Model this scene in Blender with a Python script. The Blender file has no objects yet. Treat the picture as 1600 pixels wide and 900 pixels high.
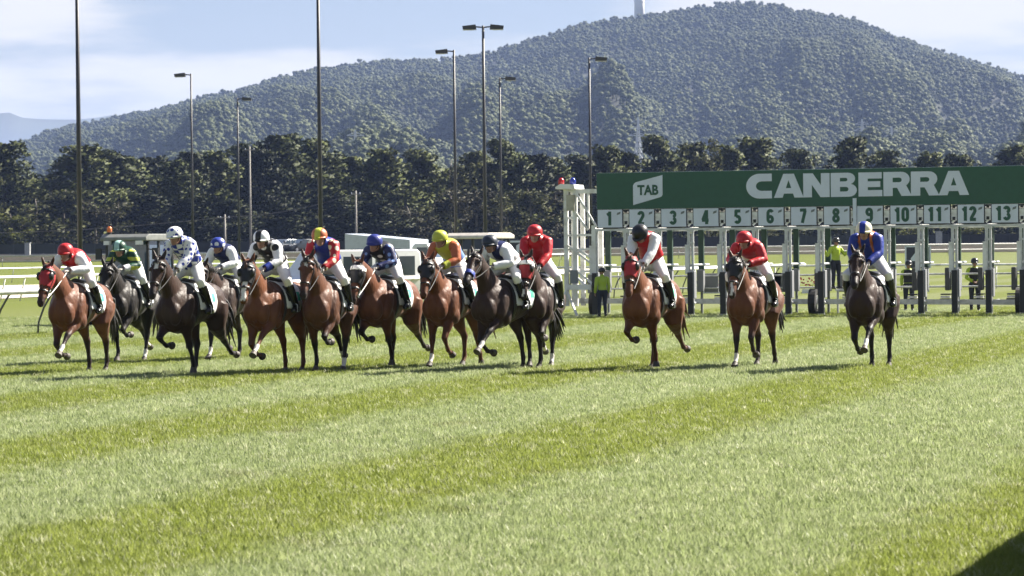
import bpy, bmesh, math, random
import numpy as np
from mathutils import Vector, Matrix
R = math.radians
rnd = random.Random(11)
nr = np.random.default_rng(11)
sc = bpy.context.scene
COL = sc.collection

# ------------------------------------------------------------------ camera
F = 4600.0            # focal length in photograph pixels (1600 wide)
EYE = 2.1
cam_d = bpy.data.cameras.new('camera')
cam_d.sensor_width = 36.0
cam_d.lens = 36.0 * F / 1600.0
cam_d.clip_start = 0.5
cam_d.clip_end = 40000.0
cam_d.dof.use_dof = True
cam_d.dof.focus_distance = 54.0
cam_d.dof.aperture_fstop = 5.6
cam = bpy.data.objects.new('camera', cam_d)
COL.objects.link(cam)
CM = Matrix.Rotation(R(90.0) - math.atan(57.0 / F), 4, 'X') @ Matrix.Rotation(R(-0.60), 4, 'Z')
cam.matrix_world = Matrix.Translation((0, 0, EYE)) @ CM
sc.camera = cam

# ------------------------------------------------------------------ sky and sun
SUN_ELEV = 42.0
SUN_AZ = 59.0         # degrees right of the viewing direction
sdir = Vector((math.sin(R(SUN_AZ)) * math.cos(R(SUN_ELEV)), math.cos(R(SUN_AZ)) * math.cos(R(SUN_ELEV)), math.sin(R(SUN_ELEV))))
sun_d = bpy.data.lights.new('sun', 'SUN')
sun_d.energy = 5.0
sun_d.angle = R(0.53)
sun_d.color = (1.0, 0.93, 0.82)
sun = bpy.data.objects.new('sun', sun_d)
COL.objects.link(sun)
sun.rotation_euler = sdir.to_track_quat('Z', 'Y').to_euler()
sun.location = (60, 40, 300)

w = bpy.data.worlds.new('World')
sc.world = w
w.use_nodes = True
wn = w.node_tree.nodes; wl = w.node_tree.links
wn.clear()
out = wn.new('ShaderNodeOutputWorld')
bg = wn.new('ShaderNodeBackground'); bg.inputs['Strength'].default_value = 0.05
sky = wn.new('ShaderNodeTexSky'); sky.sky_type = 'NISHITA'; sky.sun_disc = False
sky.sun_elevation = R(SUN_ELEV); sky.sun_rotation = R(SUN_AZ)
sky.altitude = 600; sky.air_density = 1.0; sky.dust_density = 0.6; sky.ozone_density = 1.5
tc = wn.new('ShaderNodeTexCoord')
mp = wn.new('ShaderNodeMapping'); mp.inputs['Scale'].default_value = (5.0, 5.0, 26.0)
mp.inputs['Location'].default_value = (2.3, 1.1, 0.55)
n1 = wn.new('ShaderNodeTexNoise'); n1.inputs['Scale'].default_value = 1.1; n1.inputs['Detail'].default_value = 7.0; n1.inputs['Roughness'].default_value = 0.52
cr = wn.new('ShaderNodeMapRange'); cr.interpolation_type = 'SMOOTHSTEP'
cr.inputs['From Min'].default_value = 0.40; cr.inputs['From Max'].default_value = 0.55
cr.inputs['To Min'].default_value = 0.12; cr.inputs['To Max'].default_value = 0.93
mixc = wn.new('ShaderNodeMix'); mixc.data_type = 'RGBA'
mixc.inputs['B'].default_value = (5.5, 5.35, 5.05, 1)
wl.new(tc.outputs['Generated'], mp.inputs['Vector'])
wl.new(mp.outputs['Vector'], n1.inputs['Vector'])
sxyz = wn.new('ShaderNodeSeparateXYZ'); wl.new(tc.outputs['Generated'], sxyz.inputs[0])
thin = wn.new('ShaderNodeMath'); thin.operation = 'MULTIPLY_ADD'; thin.inputs[1].default_value = -0.65
wl.new(sxyz.outputs['Z'], thin.inputs[0]); wl.new(n1.outputs['Fac'], thin.inputs[2])
wl.new(thin.outputs[0], cr.inputs['Value'])
wl.new(cr.outputs['Result'], mixc.inputs['Factor'])
tint = wn.new('ShaderNodeMix'); tint.data_type = 'RGBA'; tint.blend_type = 'MULTIPLY'; tint.inputs['Factor'].default_value = 1.0
tint.inputs['B'].default_value = (0.52, 0.50, 0.56, 1)
wl.new(sky.outputs['Color'], tint.inputs['A']); wl.new(tint.outputs['Result'], mixc.inputs['A'])
wl.new(mixc.outputs['Result'], bg.inputs['Color'])
wl.new(bg.outputs['Background'], out.inputs['Surface'])

vs = sc.view_settings
vs.view_transform = 'Standard'; vs.look = 'None'; vs.exposure = 1.85; vs.gamma = 1.0
vs.use_curve_mapping = False
sc.cycles.max_bounces = 6
sc.cycles.diffuse_bounces = 2
sc.cycles.glossy_bounces = 2
sc.cycles.transmission_bounces = 3
sc.cycles.transparent_max_bounces = 8

# ------------------------------------------------------------------ pixel helpers
def P(px, py, d):
    v = CM.to_3x3() @ Vector(((px - 800.0) / F, (450.0 - py) / F, -1.0))
    v *= d / v.y
    return Vector((v.x, v.y, v.z + EYE))
def GX(px, d, z=0.0):
    """point at height z and depth d that shows in picture column px"""
    a = P(px, 300.0, d); b = P(px, 600.0, d)
    t = (z - a.z) / (b.z - a.z)
    return a + (b - a) * t
def ground_z(y):
    t = min(max((y - 225.0) / 110.0, 0.0), 1.0)
    return 1.6 * t * t * (3 - 2 * t)

# ------------------------------------------------------------------ mesh builder
class MB:
    def __init__(s): s.v = []; s.f = []; s.m = []; s.nr = {}
    def add(s, vs_, fs, m=0):
        o = len(s.v)
        s.v += [tuple(p) for p in vs_]
        s.f += [tuple(i + o for i in f) for f in fs]
        s.m += [m] * len(fs)
        return s
    def box(s, c, size, m=0, rot=None):
        hx, hy, hz = size[0] / 2, size[1] / 2, size[2] / 2
        ps = [Vector((x, y, z)) for x in (-hx, hx) for y in (-hy, hy) for z in (-hz, hz)]
        if rot is not None: ps = [rot @ p for p in ps]
        c = Vector(c)
        s.add([p + c for p in ps], [(0, 1, 3, 2), (4, 6, 7, 5), (0, 4, 5, 1), (2, 3, 7, 6), (0, 2, 6, 4), (1, 5, 7, 3)], m)
        return s
    def bar(s, a, b, wd, ht=None, m=0, up=(0, 0, 1)):
        ht = wd if ht is None else ht
        a = Vector(a); b = Vector(b); t = (b - a)
        L = t.length; t.normalize(); up = Vector(up)
        if abs(t.dot(up)) > 0.98: up = Vector((0, 1, 0))
        sd = t.cross(up).normalized(); u = sd.cross(t).normalized()
        ps = []
        for q in (a, b):
            for i, j in ((-1, -1), (1, -1), (1, 1), (-1, 1)):
                ps.append(q + sd * (i * wd / 2) + u * (j * ht / 2))
        s.add(ps, [(3, 2, 1, 0), (4, 5, 6, 7), (0, 1, 5, 4), (1, 2, 6, 5), (2, 3, 7, 6), (3, 0, 4, 7)], m)
        return s
    def rings(s, rs, m=0, cap=True, closed=False):
        n = len(rs[0]); vs_ = [p for r in rs for p in r]; fs = []
        k = len(rs)
        for i in range(k - 1 + (1 if closed else 0)):
            i2 = (i + 1) % k
            for j in range(n):
                j2 = (j + 1) % n
                fs.append((i * n + j, i * n + j2, i2 * n + j2, i2 * n + j))
        if cap and not closed:
            fs.append(tuple(reversed(range(n))))
            fs.append(tuple(range((k - 1) * n, k * n)))
        s.add(vs_, fs, m)
        return s
    def tube(s, pts, rad, n=8, m=0, cap=True, flat=1.0, side=None):
        pts = [Vector(p) for p in pts]
        if not hasattr(rad, '__len__'): rad = [rad] * len(pts)
        rs = []
        prev = None
        for i, p in enumerate(pts):
            t = (pts[min(i + 1, len(pts) - 1)] - pts[max(i - 1, 0)]).normalized()
            if side is not None: u = Vector(side)
            elif prev is None: u = Vector((0, 0, 1)) if abs(t.z) < 0.9 else Vector((1, 0, 0))
            else: u = prev
            u = (u - t * u.dot(t)).normalized(); prev = u
            v = t.cross(u)
            rs.append([p + u * (math.cos(a) * rad[i]) + v * (math.sin(a) * rad[i] * flat) for a in [2 * math.pi * k / n for k in range(n)]])
        return s.rings(rs, m, cap)
    def loft(s, secs, n=16, m=0):
        """secs: (centre, u, v, ru, rv)"""
        rs = []
        for c, u, v, ru, rv in secs:
            c = Vector(c); u = Vector(u); v = Vector(v)
            rs.append([c + u * (math.cos(a) * ru) + v * (math.sin(a) * rv) for a in [2 * math.pi * k / n for k in range(n)]])
        return s.rings(rs, m)
    def sphere(s, c, r, nu=12, nv=8, m=0, rot=None):
        if not hasattr(r, '__len__'): r = (r, r, r)
        c = Vector(c); vs_ = []; fs = []
        for i in range(1, nv):
            th = math.pi * i / nv
            for j in range(nu):
                a = 2 * math.pi * j / nu
                p = Vector((r[0] * math.sin(th) * math.cos(a), r[1] * math.sin(th) * math.sin(a), r[2] * math.cos(th)))
                if rot is not None: p = rot @ p
                vs_.append(c + p)
        t = Vector((0, 0, r[2])); b = Vector((0, 0, -r[2]))
        if rot is not None: t = rot @ t; b = rot @ b
        vs_ += [c + t, c + b]
        T = len(vs_) - 2; B = T + 1
        for i in range(nv - 2):
            for j in range(nu):
                j2 = (j + 1) % nu
                fs.append((i * nu + j, (i + 1) * nu + j, (i + 1) * nu + j2, i * nu + j2))
        for j in range(nu):
            j2 = (j + 1) % nu
            fs.append((T, j, j2)); fs.append((B, (nv - 2) * nu + j2, (nv - 2) * nu + j))
        s.add(vs_, fs, m)
        return s
    def prism(s, poly, o, ax, ay, az, depth, m=0):
        """extrude 2-D polygon poly (in ax, ay) by depth along az from o"""
        o = Vector(o); ax = Vector(ax); ay = Vector(ay); az = Vector(az)
        a = [o + ax * p[0] + ay * p[1] for p in poly]
        b = [p + az * depth for p in a]
        n = len(poly)
        fs = [tuple(reversed(range(n))), tuple(range(n, 2 * n))]
        fs += [(i, (i + 1) % n, n + (i + 1) % n, n + i) for i in range(n)]
        s.add(a + b, fs, m)
        return s
    def cyl(s, a, b, r, n=16, m=0, r2=None):
        return s.tube([a, b], [r, r if r2 is None else r2], n, m)
    def mesh(s, name, mats, smooth=False, fix=True):
        me = bpy.data.meshes.new(name)
        me.from_pydata(s.v, [], s.f)
        for mm in (mats if isinstance(mats, (list, tuple)) else [mats]): me.materials.append(mm)
        me.polygons.foreach_set('material_index', s.m)
        if fix:
            bm = bmesh.new(); bm.from_mesh(me)
            bmesh.ops.recalc_face_normals(bm, faces=bm.faces)
            bm.to_mesh(me); bm.free()
        if smooth or s.nr: me.polygons.foreach_set('use_smooth', [True] * len(me.polygons))
        me.update()
        if s.nr:
            nl = [tuple(v.normal) for v in me.vertices]
            for k, q in s.nr.items(): nl[k] = tuple(q)
            me.normals_split_custom_set_from_vertices(nl)
        return me
    def build(s, name, mats, parent=None, smooth=False, fix=True):
        return link(name, s.mesh(name, mats, smooth, fix), parent)

def link(name, me, parent=None):
    o = bpy.data.objects.new(name, me)
    COL.objects.link(o)
    if parent is not None: o.parent = parent
    return o
def tag(o, label=None, cat=None, group=None, kind=None):
    if label: o['label'] = label
    if cat: o['category'] = cat
    if group: o['group'] = group
    if kind: o['kind'] = kind
    return o
def thing(name, label, cat, loc=(0, 0, 0), rz=0.0, group=None):
    o = bpy.data.objects.new(name, None)
    COL.objects.link(o)
    o.empty_display_size = 0.2
    o.location = loc; o.rotation_euler = (0, 0, rz)
    return tag(o, label, cat, group)
def dup(o, parent=None):
    c = o.copy(); COL.objects.link(c); c.parent = parent
    for ch in list(o.children): dup(ch, c)
    return c
def bevel_mesh(me, wd, seg=2, ang=40):
    bm = bmesh.new(); bm.from_mesh(me)
    es = [e for e in bm.edges if len(e.link_faces) == 2 and e.calc_face_angle(0) > R(ang)]
    bmesh.ops.bevel(bm, geom=es, offset=wd, segments=seg, affect='EDGES', profile=0.6)
    bm.to_mesh(me); bm.free()
    return me

# ------------------------------------------------------------------ materials
def nodes_of(name):
    m = bpy.data.materials.new(name); m.use_nodes = True
    nt = m.node_tree
    return m, nt, nt.nodes, nt.links, nt.nodes['Principled BSDF']
MATS = {}
def mat(name, col, rough=0.6, metal=0.0, var=0.12, scale=6.0, bump=0.0, bscale=40.0, coat=0.0, spec=0.5, dirt=None):
    """plain procedural material: colour with soft noise variation and a little relief"""
    if name in MATS: return MATS[name]
    m, nt, N, L, b = nodes_of(name)
    t = N.new('ShaderNodeTexCoord')
    no = N.new('ShaderNodeTexNoise'); no.inputs['Scale'].default_value = scale; no.inputs['Detail'].default_value = 5
    L.new(t.outputs['Object'], no.inputs['Vector'])
    mx = N.new('ShaderNodeMix'); mx.data_type = 'RGBA'
    d = dirt or tuple(c * (1 - 2.2 * var) for c in col)
    mx.inputs['A'].default_value = (*[max(c, 0) for c in d], 1); mx.inputs['B'].default_value = (*col, 1)
    mr = N.new('ShaderNodeMapRange'); mr.inputs['From Min'].default_value = 0.30; mr.inputs['From Max'].default_value = 0.55
    L.new(no.outputs['Fac'], mr.inputs['Value']); L.new(mr.outputs['Result'], mx.inputs['Factor'])
    L.new(mx.outputs['Result'], b.inputs['Base Color'])
    b.inputs['Roughness'].default_value = rough; b.inputs['Metallic'].default_value = metal
    b.inputs['Specular IOR Level'].default_value = spec
    if coat: b.inputs['Coat Weight'].default_value = coat; b.inputs['Coat Roughness'].default_value = 0.08
    if bump:
        n2 = N.new('ShaderNodeTexNoise'); n2.inputs['Scale'].default_value = bscale; n2.inputs['Detail'].default_value = 4
        L.new(t.outputs['Object'], n2.inputs['Vector'])
        bp = N.new('ShaderNodeBump'); bp.inputs['Strength'].default_value = bump; bp.inputs['Distance'].default_value = 0.02
        L.new(n2.outputs['Fac'], bp.inputs['Height']); L.new(bp.outputs['Normal'], b.inputs['Normal'])
    MATS[name] = m
    return m
white_paint = mat('white_paint', (0.78, 0.78, 0.76), 0.45, var=0.10, dirt=(0.5, 0.48, 0.44), scale=3)
galv = mat('galvanised_steel', (0.56, 0.57, 0.58), 0.45, 0.35, var=0.12, scale=9)
pole_grey = mat('pole_grey', (0.019, 0.019, 0.020), 0.5, 0.0, var=0.2, scale=1.2)
lamp_dark = mat('lamp_housing', (0.025, 0.025, 0.025), 0.5)
lamp_glass = mat('lamp_glass', (0.55, 0.55, 0.5), 0.15)
rubber = mat('black_rubber', (0.018, 0.018, 0.018), 0.75)
black_paint = mat('black_paint', (0.015, 0.015, 0.016), 0.45)
rim_grey = mat('rim_grey', (0.45, 0.45, 0.46), 0.35, 0.6)
glass_mat = mat('dark_glass', (0.05, 0.07, 0.09), 0.06, 0.0, var=0.05, spec=0.9)
pale_glass = mat('pale_glass', (0.07, 0.10, 0.14), 0.08, 0.0, var=0.15, spec=0.9)
sign_green = mat('sign_green', (0.018, 0.084, 0.050), 0.5, var=0.05)
pad_green = mat('pad_green', (0.012, 0.042, 0.024), 0.6)
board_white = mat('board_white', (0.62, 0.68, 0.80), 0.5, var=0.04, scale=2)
navy_board = mat('navy_board', (0.030, 0.036, 0.060), 0.5)

# ------------------------------------------------------------------ ground
TH = R(18.0)          # direction of the straight, to the right of the view
STRIPES = [-60, -57, -54, -51, -48, -45, -42.3, -39.6, -36.9, -34, -31, -28.4, -25.8, -23.2, -20.6, -18.1, -15.5, -13.2, -10.3, -7.85, -3.9, -1.0, 2, 5]
def stripe_nodes(N, L):
    """factor: 1 on pale mown bands, 0 on deep green bands (from world position)"""
    g = N.new('ShaderNodeNewGeometry')
    nz = N.new('ShaderNodeTexNoise'); nz.inputs['Scale'].default_value = 1.3; nz.inputs['Detail'].default_value = 3
    L.new(g.outputs['Position'], nz.inputs['Vector'])
    dt = N.new('ShaderNodeVectorMath'); dt.operation = 'DOT_PRODUCT'
    dt.inputs[1].default_value = (math.cos(TH), -math.sin(TH), 0)
    L.new(g.outputs['Position'], dt.inputs[0])
    a = N.new('ShaderNodeMath'); a.operation = 'MULTIPLY_ADD'; a.inputs[1].default_value = 1.1
    L.new(nz.outputs['Fac'], a.inputs[0]); L.new(dt.outputs['Value'], a.inputs[2])
    m = N.new('ShaderNodeMapRange'); m.inputs['From Min'].default_value = -60 + 0.54; m.inputs['From Max'].default_value = 5 + 0.54
    L.new(a.outputs['Value'], m.inputs['Value'])
    r = N.new('ShaderNodeValToRGB'); r.color_ramp.interpolation = 'LINEAR'
    e = r.color_ramp.elements
    e[0].position = 0.0; e[0].color = (0, 0, 0, 1)
    e[1].position = 1.0; e[1].color = (0, 0, 0, 1)
    qs = [q for q in STRIPES if -42.5 < q < 4.9]
    # two stops around each boundary; pale between -18.1..-15.5, -13.2..-10.3, -7.85..-3.9
    pale_after = {}
    idx = qs.index(-7.85)
    for k, q in enumerate(qs): pale_after[q] = (1.0 if (k - idx) % 2 == 0 else 0.0)
    sw = 0.34
    qs = qs[-15:]
    for q in qs:
        v = pale_after[q]
        x0 = e.new((q - sw + 60) / 65.0); x0.color = (1 - v, 1 - v, 1 - v, 1)
        x1 = e.new((q + sw + 60) / 65.0); x1.color = (v, v, v, 1)
    L.new(m.outputs['Result'], r.inputs['Fac'])
    return r.outputs['Color'], g
def grass_material(name, blade):
    m, nt, N, L, b = nodes_of(name)
    st, g = stripe_nodes(N, L)
    big = N.new('ShaderNodeTexNoise'); big.inputs['Scale'].default_value = 0.9; big.inputs['Detail'].default_value = 4
    fine = N.new('ShaderNodeTexNoise'); fine.inputs['Scale'].default_value = 17.0; fine.inputs['Detail'].default_value = 4
    L.new(g.outputs['Position'], big.inputs['Vector']); L.new(g.outputs['Position'], fine.inputs['Vector'])
    def mixn(a, bb, fac):
        x = N.new('ShaderNodeMix'); x.data_type = 'RGBA'
        for k, s in (('A', a), ('B', bb)):
            if isinstance(s, tuple): x.inputs[k].default_value = (*s, 1)
            else: L.new(s, x.inputs[k])
        L.new(fac, x.inputs['Factor'])
        return x.outputs['Result']
    def rng(src, a, bb):
        x = N.new('ShaderNodeMapRange'); x.inputs['From Min'].default_value = a; x.inputs['From Max'].default_value = bb
        L.new(src, x.inputs['Value']); return x.outputs['Result']
    if blade:
        oi = N.new('ShaderNodeObjectInfo'); rn = oi.outputs['Random']
    else:
        rn = rng(fine.outputs['Fac'], 0.3, 0.7)
    deep = mixn((0.180, 0.226, 0.036), (0.278, 0.318, 0.084), rn) if blade else mixn((0.080, 0.102, 0.018), (0.115, 0.135, 0.028), rn)
    pale = mixn((0.205, 0.260, 0.090), (0.390, 0.440, 0.235), rn) if blade else mixn((0.100, 0.120, 0.040), (0.145, 0.160, 0.070), rn)
    c = mixn(deep, pale, st)  # mown-band sheen from blade lean is put into the colour
    dry_glint = mixn(c, (0.20, 0.20, 0.085), rng(big.outputs['Fac'], 0.58, 0.9))
    if blade: dry_glint = mixn(dry_glint, (0.50, 0.51, 0.33), rng(rn, 0.90, 0.99))  # bright blade glints painted near-white on random tufts
    L.new(dry_glint, b.inputs['Base Color'])
    b.inputs['Roughness'].default_value = 0.5 if blade else 0.9
    b.inputs['Specular IOR Level'].default_value = 0.35 if blade else 0.1
    if blade:
        tr = N.new('ShaderNodeBsdfTranslucent'); L.new(dry_glint, tr.inputs['Color'])
        ms = N.new('ShaderNodeMixShader'); ms.inputs['Fac'].default_value = 0.48
        L.new(b.outputs['BSDF'], ms.inputs[1]); L.new(tr.outputs['BSDF'], ms.inputs[2])
        L.new(ms.outputs['Shader'], N['Material Output'].inputs['Surface'])
    else:
        bp = N.new('ShaderNodeBump'); bp.inputs['Strength'].default_value = 0.6; bp.inputs['Distance'].default_value = 0.05
        L.new(fine.outputs['Fac'], bp.inputs['Height']); L.new(bp.outputs['Normal'], b.inputs['Normal'])
    return m
turf = grass_material('turf', False)
blade_mat = grass_material('grass_blades', True)

ys = [-40, 0, 30, 60, 90, 120, 150, 180, 205, 225, 240, 255, 270, 285, 300, 315, 335, 360, 420, 600, 1000, 2500, 6000, 14000]
xs = [-5000, -1500, -400, -100, -40, 0, 40, 100, 400, 1500, 5000]
gv = [(x, y, ground_z(y)) for y in ys for x in xs]
gf = [(j * len(xs) + i, j * len(xs) + i + 1, (j + 1) * len(xs) + i + 1, (j + 1) * len(xs) + i) for j in range(len(ys) - 1) for i in range(len(xs) - 1)]
gm = MB(); gm.add(gv, gf)
tag(gm.build('ground', turf, smooth=True), kind='structure')

# pale sand training track curving away beyond the running rail
sand = mat('sand', (0.48, 0.44, 0.37), 0.9, var=0.08, scale=0.4, bump=0.3, bscale=3)
b_ = MB(); va = []; k = 0
for px, d0, d1 in ((-260, 126, 196), (0, 146, 214), (200, 166, 224), (420, 190, 234), (640, 215, 244), (860, 240, 262), (1000, 262, 275)):
    p = GX(px, d0); q = GX(px, d1)
    va += [(p.x, p.y, ground_z(p.y) + 0.03), (q.x, q.y, ground_z(q.y) + 0.03)]
b_.add(va, [(2 * i, 2 * i + 2, 2 * i + 3, 2 * i + 1) for i in range(6)])
tag(b_.build('sand_track', sand), kind='structure')
# stony bank below the boundary fence
bank = mat('stony_bank', (0.052, 0.046, 0.036), 0.95, var=0.35, scale=1.6, bump=0.8, bscale=1.5, spec=0.05, dirt=(0.012, 0.015, 0.008))
b_ = MB()
bx = np.linspace(-110, 110, 90); va = []
for x in bx:
    w0 = 318 + 3 * math.sin(x * 0.13) + 2 * math.sin(x * 0.31)
    for dy, hz in ((0, 0.0), (9, 0.42), (22, 0.66), (41, 0.72)):
        y = w0 + dy
        va.append((x, y, ground_z(y) + hz + 0.02 + (0.06 * math.sin(x * 1.7 + dy) if dy else 0)))
b_.add(va, [(4 * i + j, 4 * i + 4 + j, 4 * i + 5 + j, 4 * i + 1 + j) for i in range(89) for j in range(3)])
tag(b_.build('embankment', bank, smooth=True), kind='structure')

# ------------------------------------------------------------------ mountain and far ridge
PROFILE = [(-500, 330), (-200, 285), (0, 240), (40, 222), (80, 207), (130, 194), (180, 187), (230, 177), (280, 166), (300, 159), (350, 147), (400, 136), (430, 126), (480, 114), (520, 107), (560, 101), (600, 98), (640, 99), (680, 96), (720, 92), (760, 86), (800, 74), (850, 59), (900, 44), (950, 34), (1000, 29), (1050, 21), (1100, 12), (1150, 6), (1200, 8), (1250, 18), (1300, 28), (1340, 32), (1370, 46), (1400, 58), (1450, 77), (1500, 92), (1550, 107), (1600, 122), (1800, 180), (2100, 240)]
RIDGE = 3000.0; FOOT = 760.0
ppx = np.array([p[0] for p in PROFILE], float)
pel = []
for p in PROFILE:
    q = P(p[0], p[1], RIDGE); pel.append(q.z - 4.5)
pax = np.array([P(p[0], 300, RIDGE).x / RIDGE for p in PROFILE])
pel = np.array(pel)
def vnoise(x, y, s):
    rs = np.random.default_rng(s); tab = rs.random((64, 64))
    xi = np.floor(x).astype(int); yi = np.floor(y).astype(int)
    fx = x - xi; fy = y - yi; fx = fx * fx * (3 - 2 * fx); fy = fy * fy * (3 - 2 * fy)
    a = tab[xi % 64, yi % 64]; b = tab[(xi + 1) % 64, yi % 64]; c = tab[xi % 64, (yi + 1) % 64]; d = tab[(xi + 1) % 64, (yi + 1) % 64]
    return (a * (1 - fx) + b * fx) * (1 - fy) + (c * (1 - fx) + d * fx) * fy
def hill_z(x, y):
    az = x / y
    h = np.interp(az, pax, pel)
    t = np.clip((y - FOOT) / (RIDGE - FOOT), 0, 1)
    g = 0.30 * t + 0.70 * t ** 1.9
    back = np.clip((y - RIDGE) / 1500, 0, 1)
    z = h * g * (1 - 0.55 * back)
    spur = vnoise(az * 38 + 7 + y / 2600.0, y / 620.0, 3) - 0.5 + 0.5 * (vnoise(az * 85 + y / 900.0, y / 260.0, 5) - 0.5)
    z = z + spur * 80 * np.sin(np.pi * np.clip(t, 0, 1)) ** 1.1 * np.clip(h / 140, 0.15, 1)
    z = np.where(y < RIDGE, np.minimum(z, np.maximum(h * (y / RIDGE) - 9 * np.clip((RIDGE - y) / 500, 0, 1), 0)), z)
    return z + 1.0
hx = np.linspace(-0.26, 0.26, 90); hy = np.concatenate([np.linspace(FOOT - 60, RIDGE, 60), np.linspace(RIDGE + 60, RIDGE + 1500, 12)])
A, Y = np.meshgrid(hx, hy); X = A * Y; Z = hill_z(X, Y)
Z[0, :] = -0.5
hv = np.stack([X, Y, Z], -1).reshape(-1, 3)
nx = len(hx)
hf = [(j * nx + i, j * nx + i + 1, (j + 1) * nx + i + 1, (j + 1) * nx + i) for j in range(len(hy) - 1) for i in range(nx - 1)]
hill_mat = mat('hill_scrub', (0.020, 0.026, 0.012), 1.0, var=0.3, scale=0.02)
m_ = MB(); m_.add(hv.tolist(), hf)
tag(m_.build('mountain', hill_mat, smooth=True), kind='structure')
# far blue ranges
fr = MB(); va = []
far_prof = [(-900, 160), (-400, 190), (-150, 172), (0, 177), (15, 176), (35, 184), (60, 186), (90, 187), (120, 187), (150, 184), (175, 180), (205, 186), (260, 198), (400, 190), (700, 215), (1100, 240), (1500, 220), (1700, 180), (2300, 160)]
for px, py in far_prof:
    t = P(px, py, 11500)
    va += [(t.x * 0.93, 10500, 0), (t.x, 11500, t.z), (t.x * 1.08, 12600, 0)]
fr.add(va, [(3 * i + j, 3 * i + 3 + j, 3 * i + 4 + j, 3 * i + 1 + j) for i in range(len(far_prof) - 1) for j in range(2)])
tag(fr.build('far_hills', mat('far_hill_bush', (0.05, 0.06, 0.04), 1.0, var=0.2, scale=0.004), smooth=True), kind='structure')

# ------------------------------------------------------------------ instancing by geometry nodes (only for uncountable stuff)
def scatter(name, pts, sources, smin, smax, tilt, material_name, kind='stuff', zrot=True, sq=None):
    me = bpy.data.meshes.new(name); me.from_pydata(pts, [], [])
    o = link(name, me)
    o['kind'] = kind
    coll = bpy.data.collections.new(name + '_source')
    for s in sources: coll.objects.link(s)
    ng = bpy.data.node_groups.new(name + '_nodes', 'GeometryNodeTree')
    ng.interface.new_socket('Geometry', in_out='INPUT', socket_type='NodeSocketGeometry')
    ng.interface.new_socket('Geometry', in_out='OUTPUT', socket_type='NodeSocketGeometry')
    N = ng.nodes; L = ng.links
    gi = N.new('NodeGroupInput'); go = N.new('NodeGroupOutput')
    mp_ = N.new('GeometryNodeMeshToPoints')
    ci = N.new('GeometryNodeCollectionInfo'); ci.inputs['Collection'].default_value = coll
    ci.inputs['Separate Children'].default_value = True; ci.inputs['Reset Children'].default_value = True
    ip = N.new('GeometryNodeInstanceOnPoints'); ip.inputs['Pick Instance'].default_value = True
    rr = N.new('FunctionNodeRandomValue'); rr.data_type = 'FLOAT_VECTOR'
    rr.inputs['Min'].default_value = (-tilt, -tilt, 0); rr.inputs['Max'].default_value = (tilt, tilt, 6.283)
    rs = N.new('FunctionNodeRandomValue'); rs.data_type = 'FLOAT'
    rs.inputs[2].default_value = smin; rs.inputs[3].default_value = smax
    rs.inputs['Seed'].default_value = 5
    L.new(gi.outputs[0], mp_.inputs['Mesh']); L.new(mp_.outputs['Points'], ip.inputs['Points'])
    L.new(ci.outputs[0], ip.inputs['Instance'])
    L.new(rr.outputs['Value'], ip.inputs['Rotation']); L.new(rs.outputs[1], ip.inputs['Scale'])
    L.new(ip.outputs['Instances'], go.inputs[0])
    md = o.modifiers.new('scatter', 'NODES'); md.node_group = ng
    return o

# bushland on the mountain: one mass of eucalypt crowns
def leafy_material(name, dark, light, trans=0.25, rough=0.6, nsc=0.45):
    m, nt, N, L, b = nodes_of(name)
    g = N.new('ShaderNodeNewGeometry'); oi = N.new('ShaderNodeObjectInfo')
    ad = N.new('ShaderNodeMath'); ad.operation = 'ADD'
    no = N.new('ShaderNodeTexNoise'); no.inputs['Scale'].default_value = nsc; no.inputs['Detail'].default_value = 4
    L.new(g.outputs['Position'], no.inputs['Vector'])
    x = N.new('ShaderNodeMath'); x.operation = 'MULTIPLY_ADD'; x.inputs[1].default_value = 0.16
    L.new(g.outputs['Random Per Island'], x.inputs[0]); 
    y = N.new('ShaderNodeMath'); y.operation = 'MULTIPLY_ADD'; y.inputs[1].default_value = 0.35; 
    L.new(oi.outputs['Random'], y.inputs[0]); L.new(x.outputs[0], y.inputs[2])
    z = N.new('ShaderNodeMath'); z.operation = 'MULTIPLY'; z.inputs[1].default_value = 0.85
    L.new(no.outputs['Fac'], z.inputs[0]); L.new(z.outputs[0], x.inputs[2])
    mx = N.new('ShaderNodeMix'); mx.data_type = 'RGBA'
    mx.inputs['A'].default_value = (*dark, 1); mx.inputs['B'].default_value = (*light, 1)
    mr = N.new('ShaderNodeMapRange'); mr.inputs['From Min'].default_value = 0.3; mr.inputs['From Max'].default_value = 1.0
    L.new(y.outputs[0], mr.inputs['Value']); L.new(mr.outputs['Result'], mx.inputs['Factor'])
    L.new(mx.outputs['Result'], b.inputs['Base Color'])
    b.inputs['Roughness'].default_value = rough; b.inputs['Specular IOR Level'].default_value = 0.08
    if trans:
        tr = N.new('ShaderNodeBsdfTranslucent'); L.new(mx.outputs['Result'], tr.inputs['Color'])
        ms = N.new('ShaderNodeMixShader'); ms.inputs['Fac'].default_value = trans
        L.new(b.outputs['BSDF'], ms.inputs[1]); L.new(tr.outputs['BSDF'], ms.inputs[2])
        L.new(ms.outputs['Shader'], N['Material Output'].inputs['Surface'])
    return m
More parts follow.
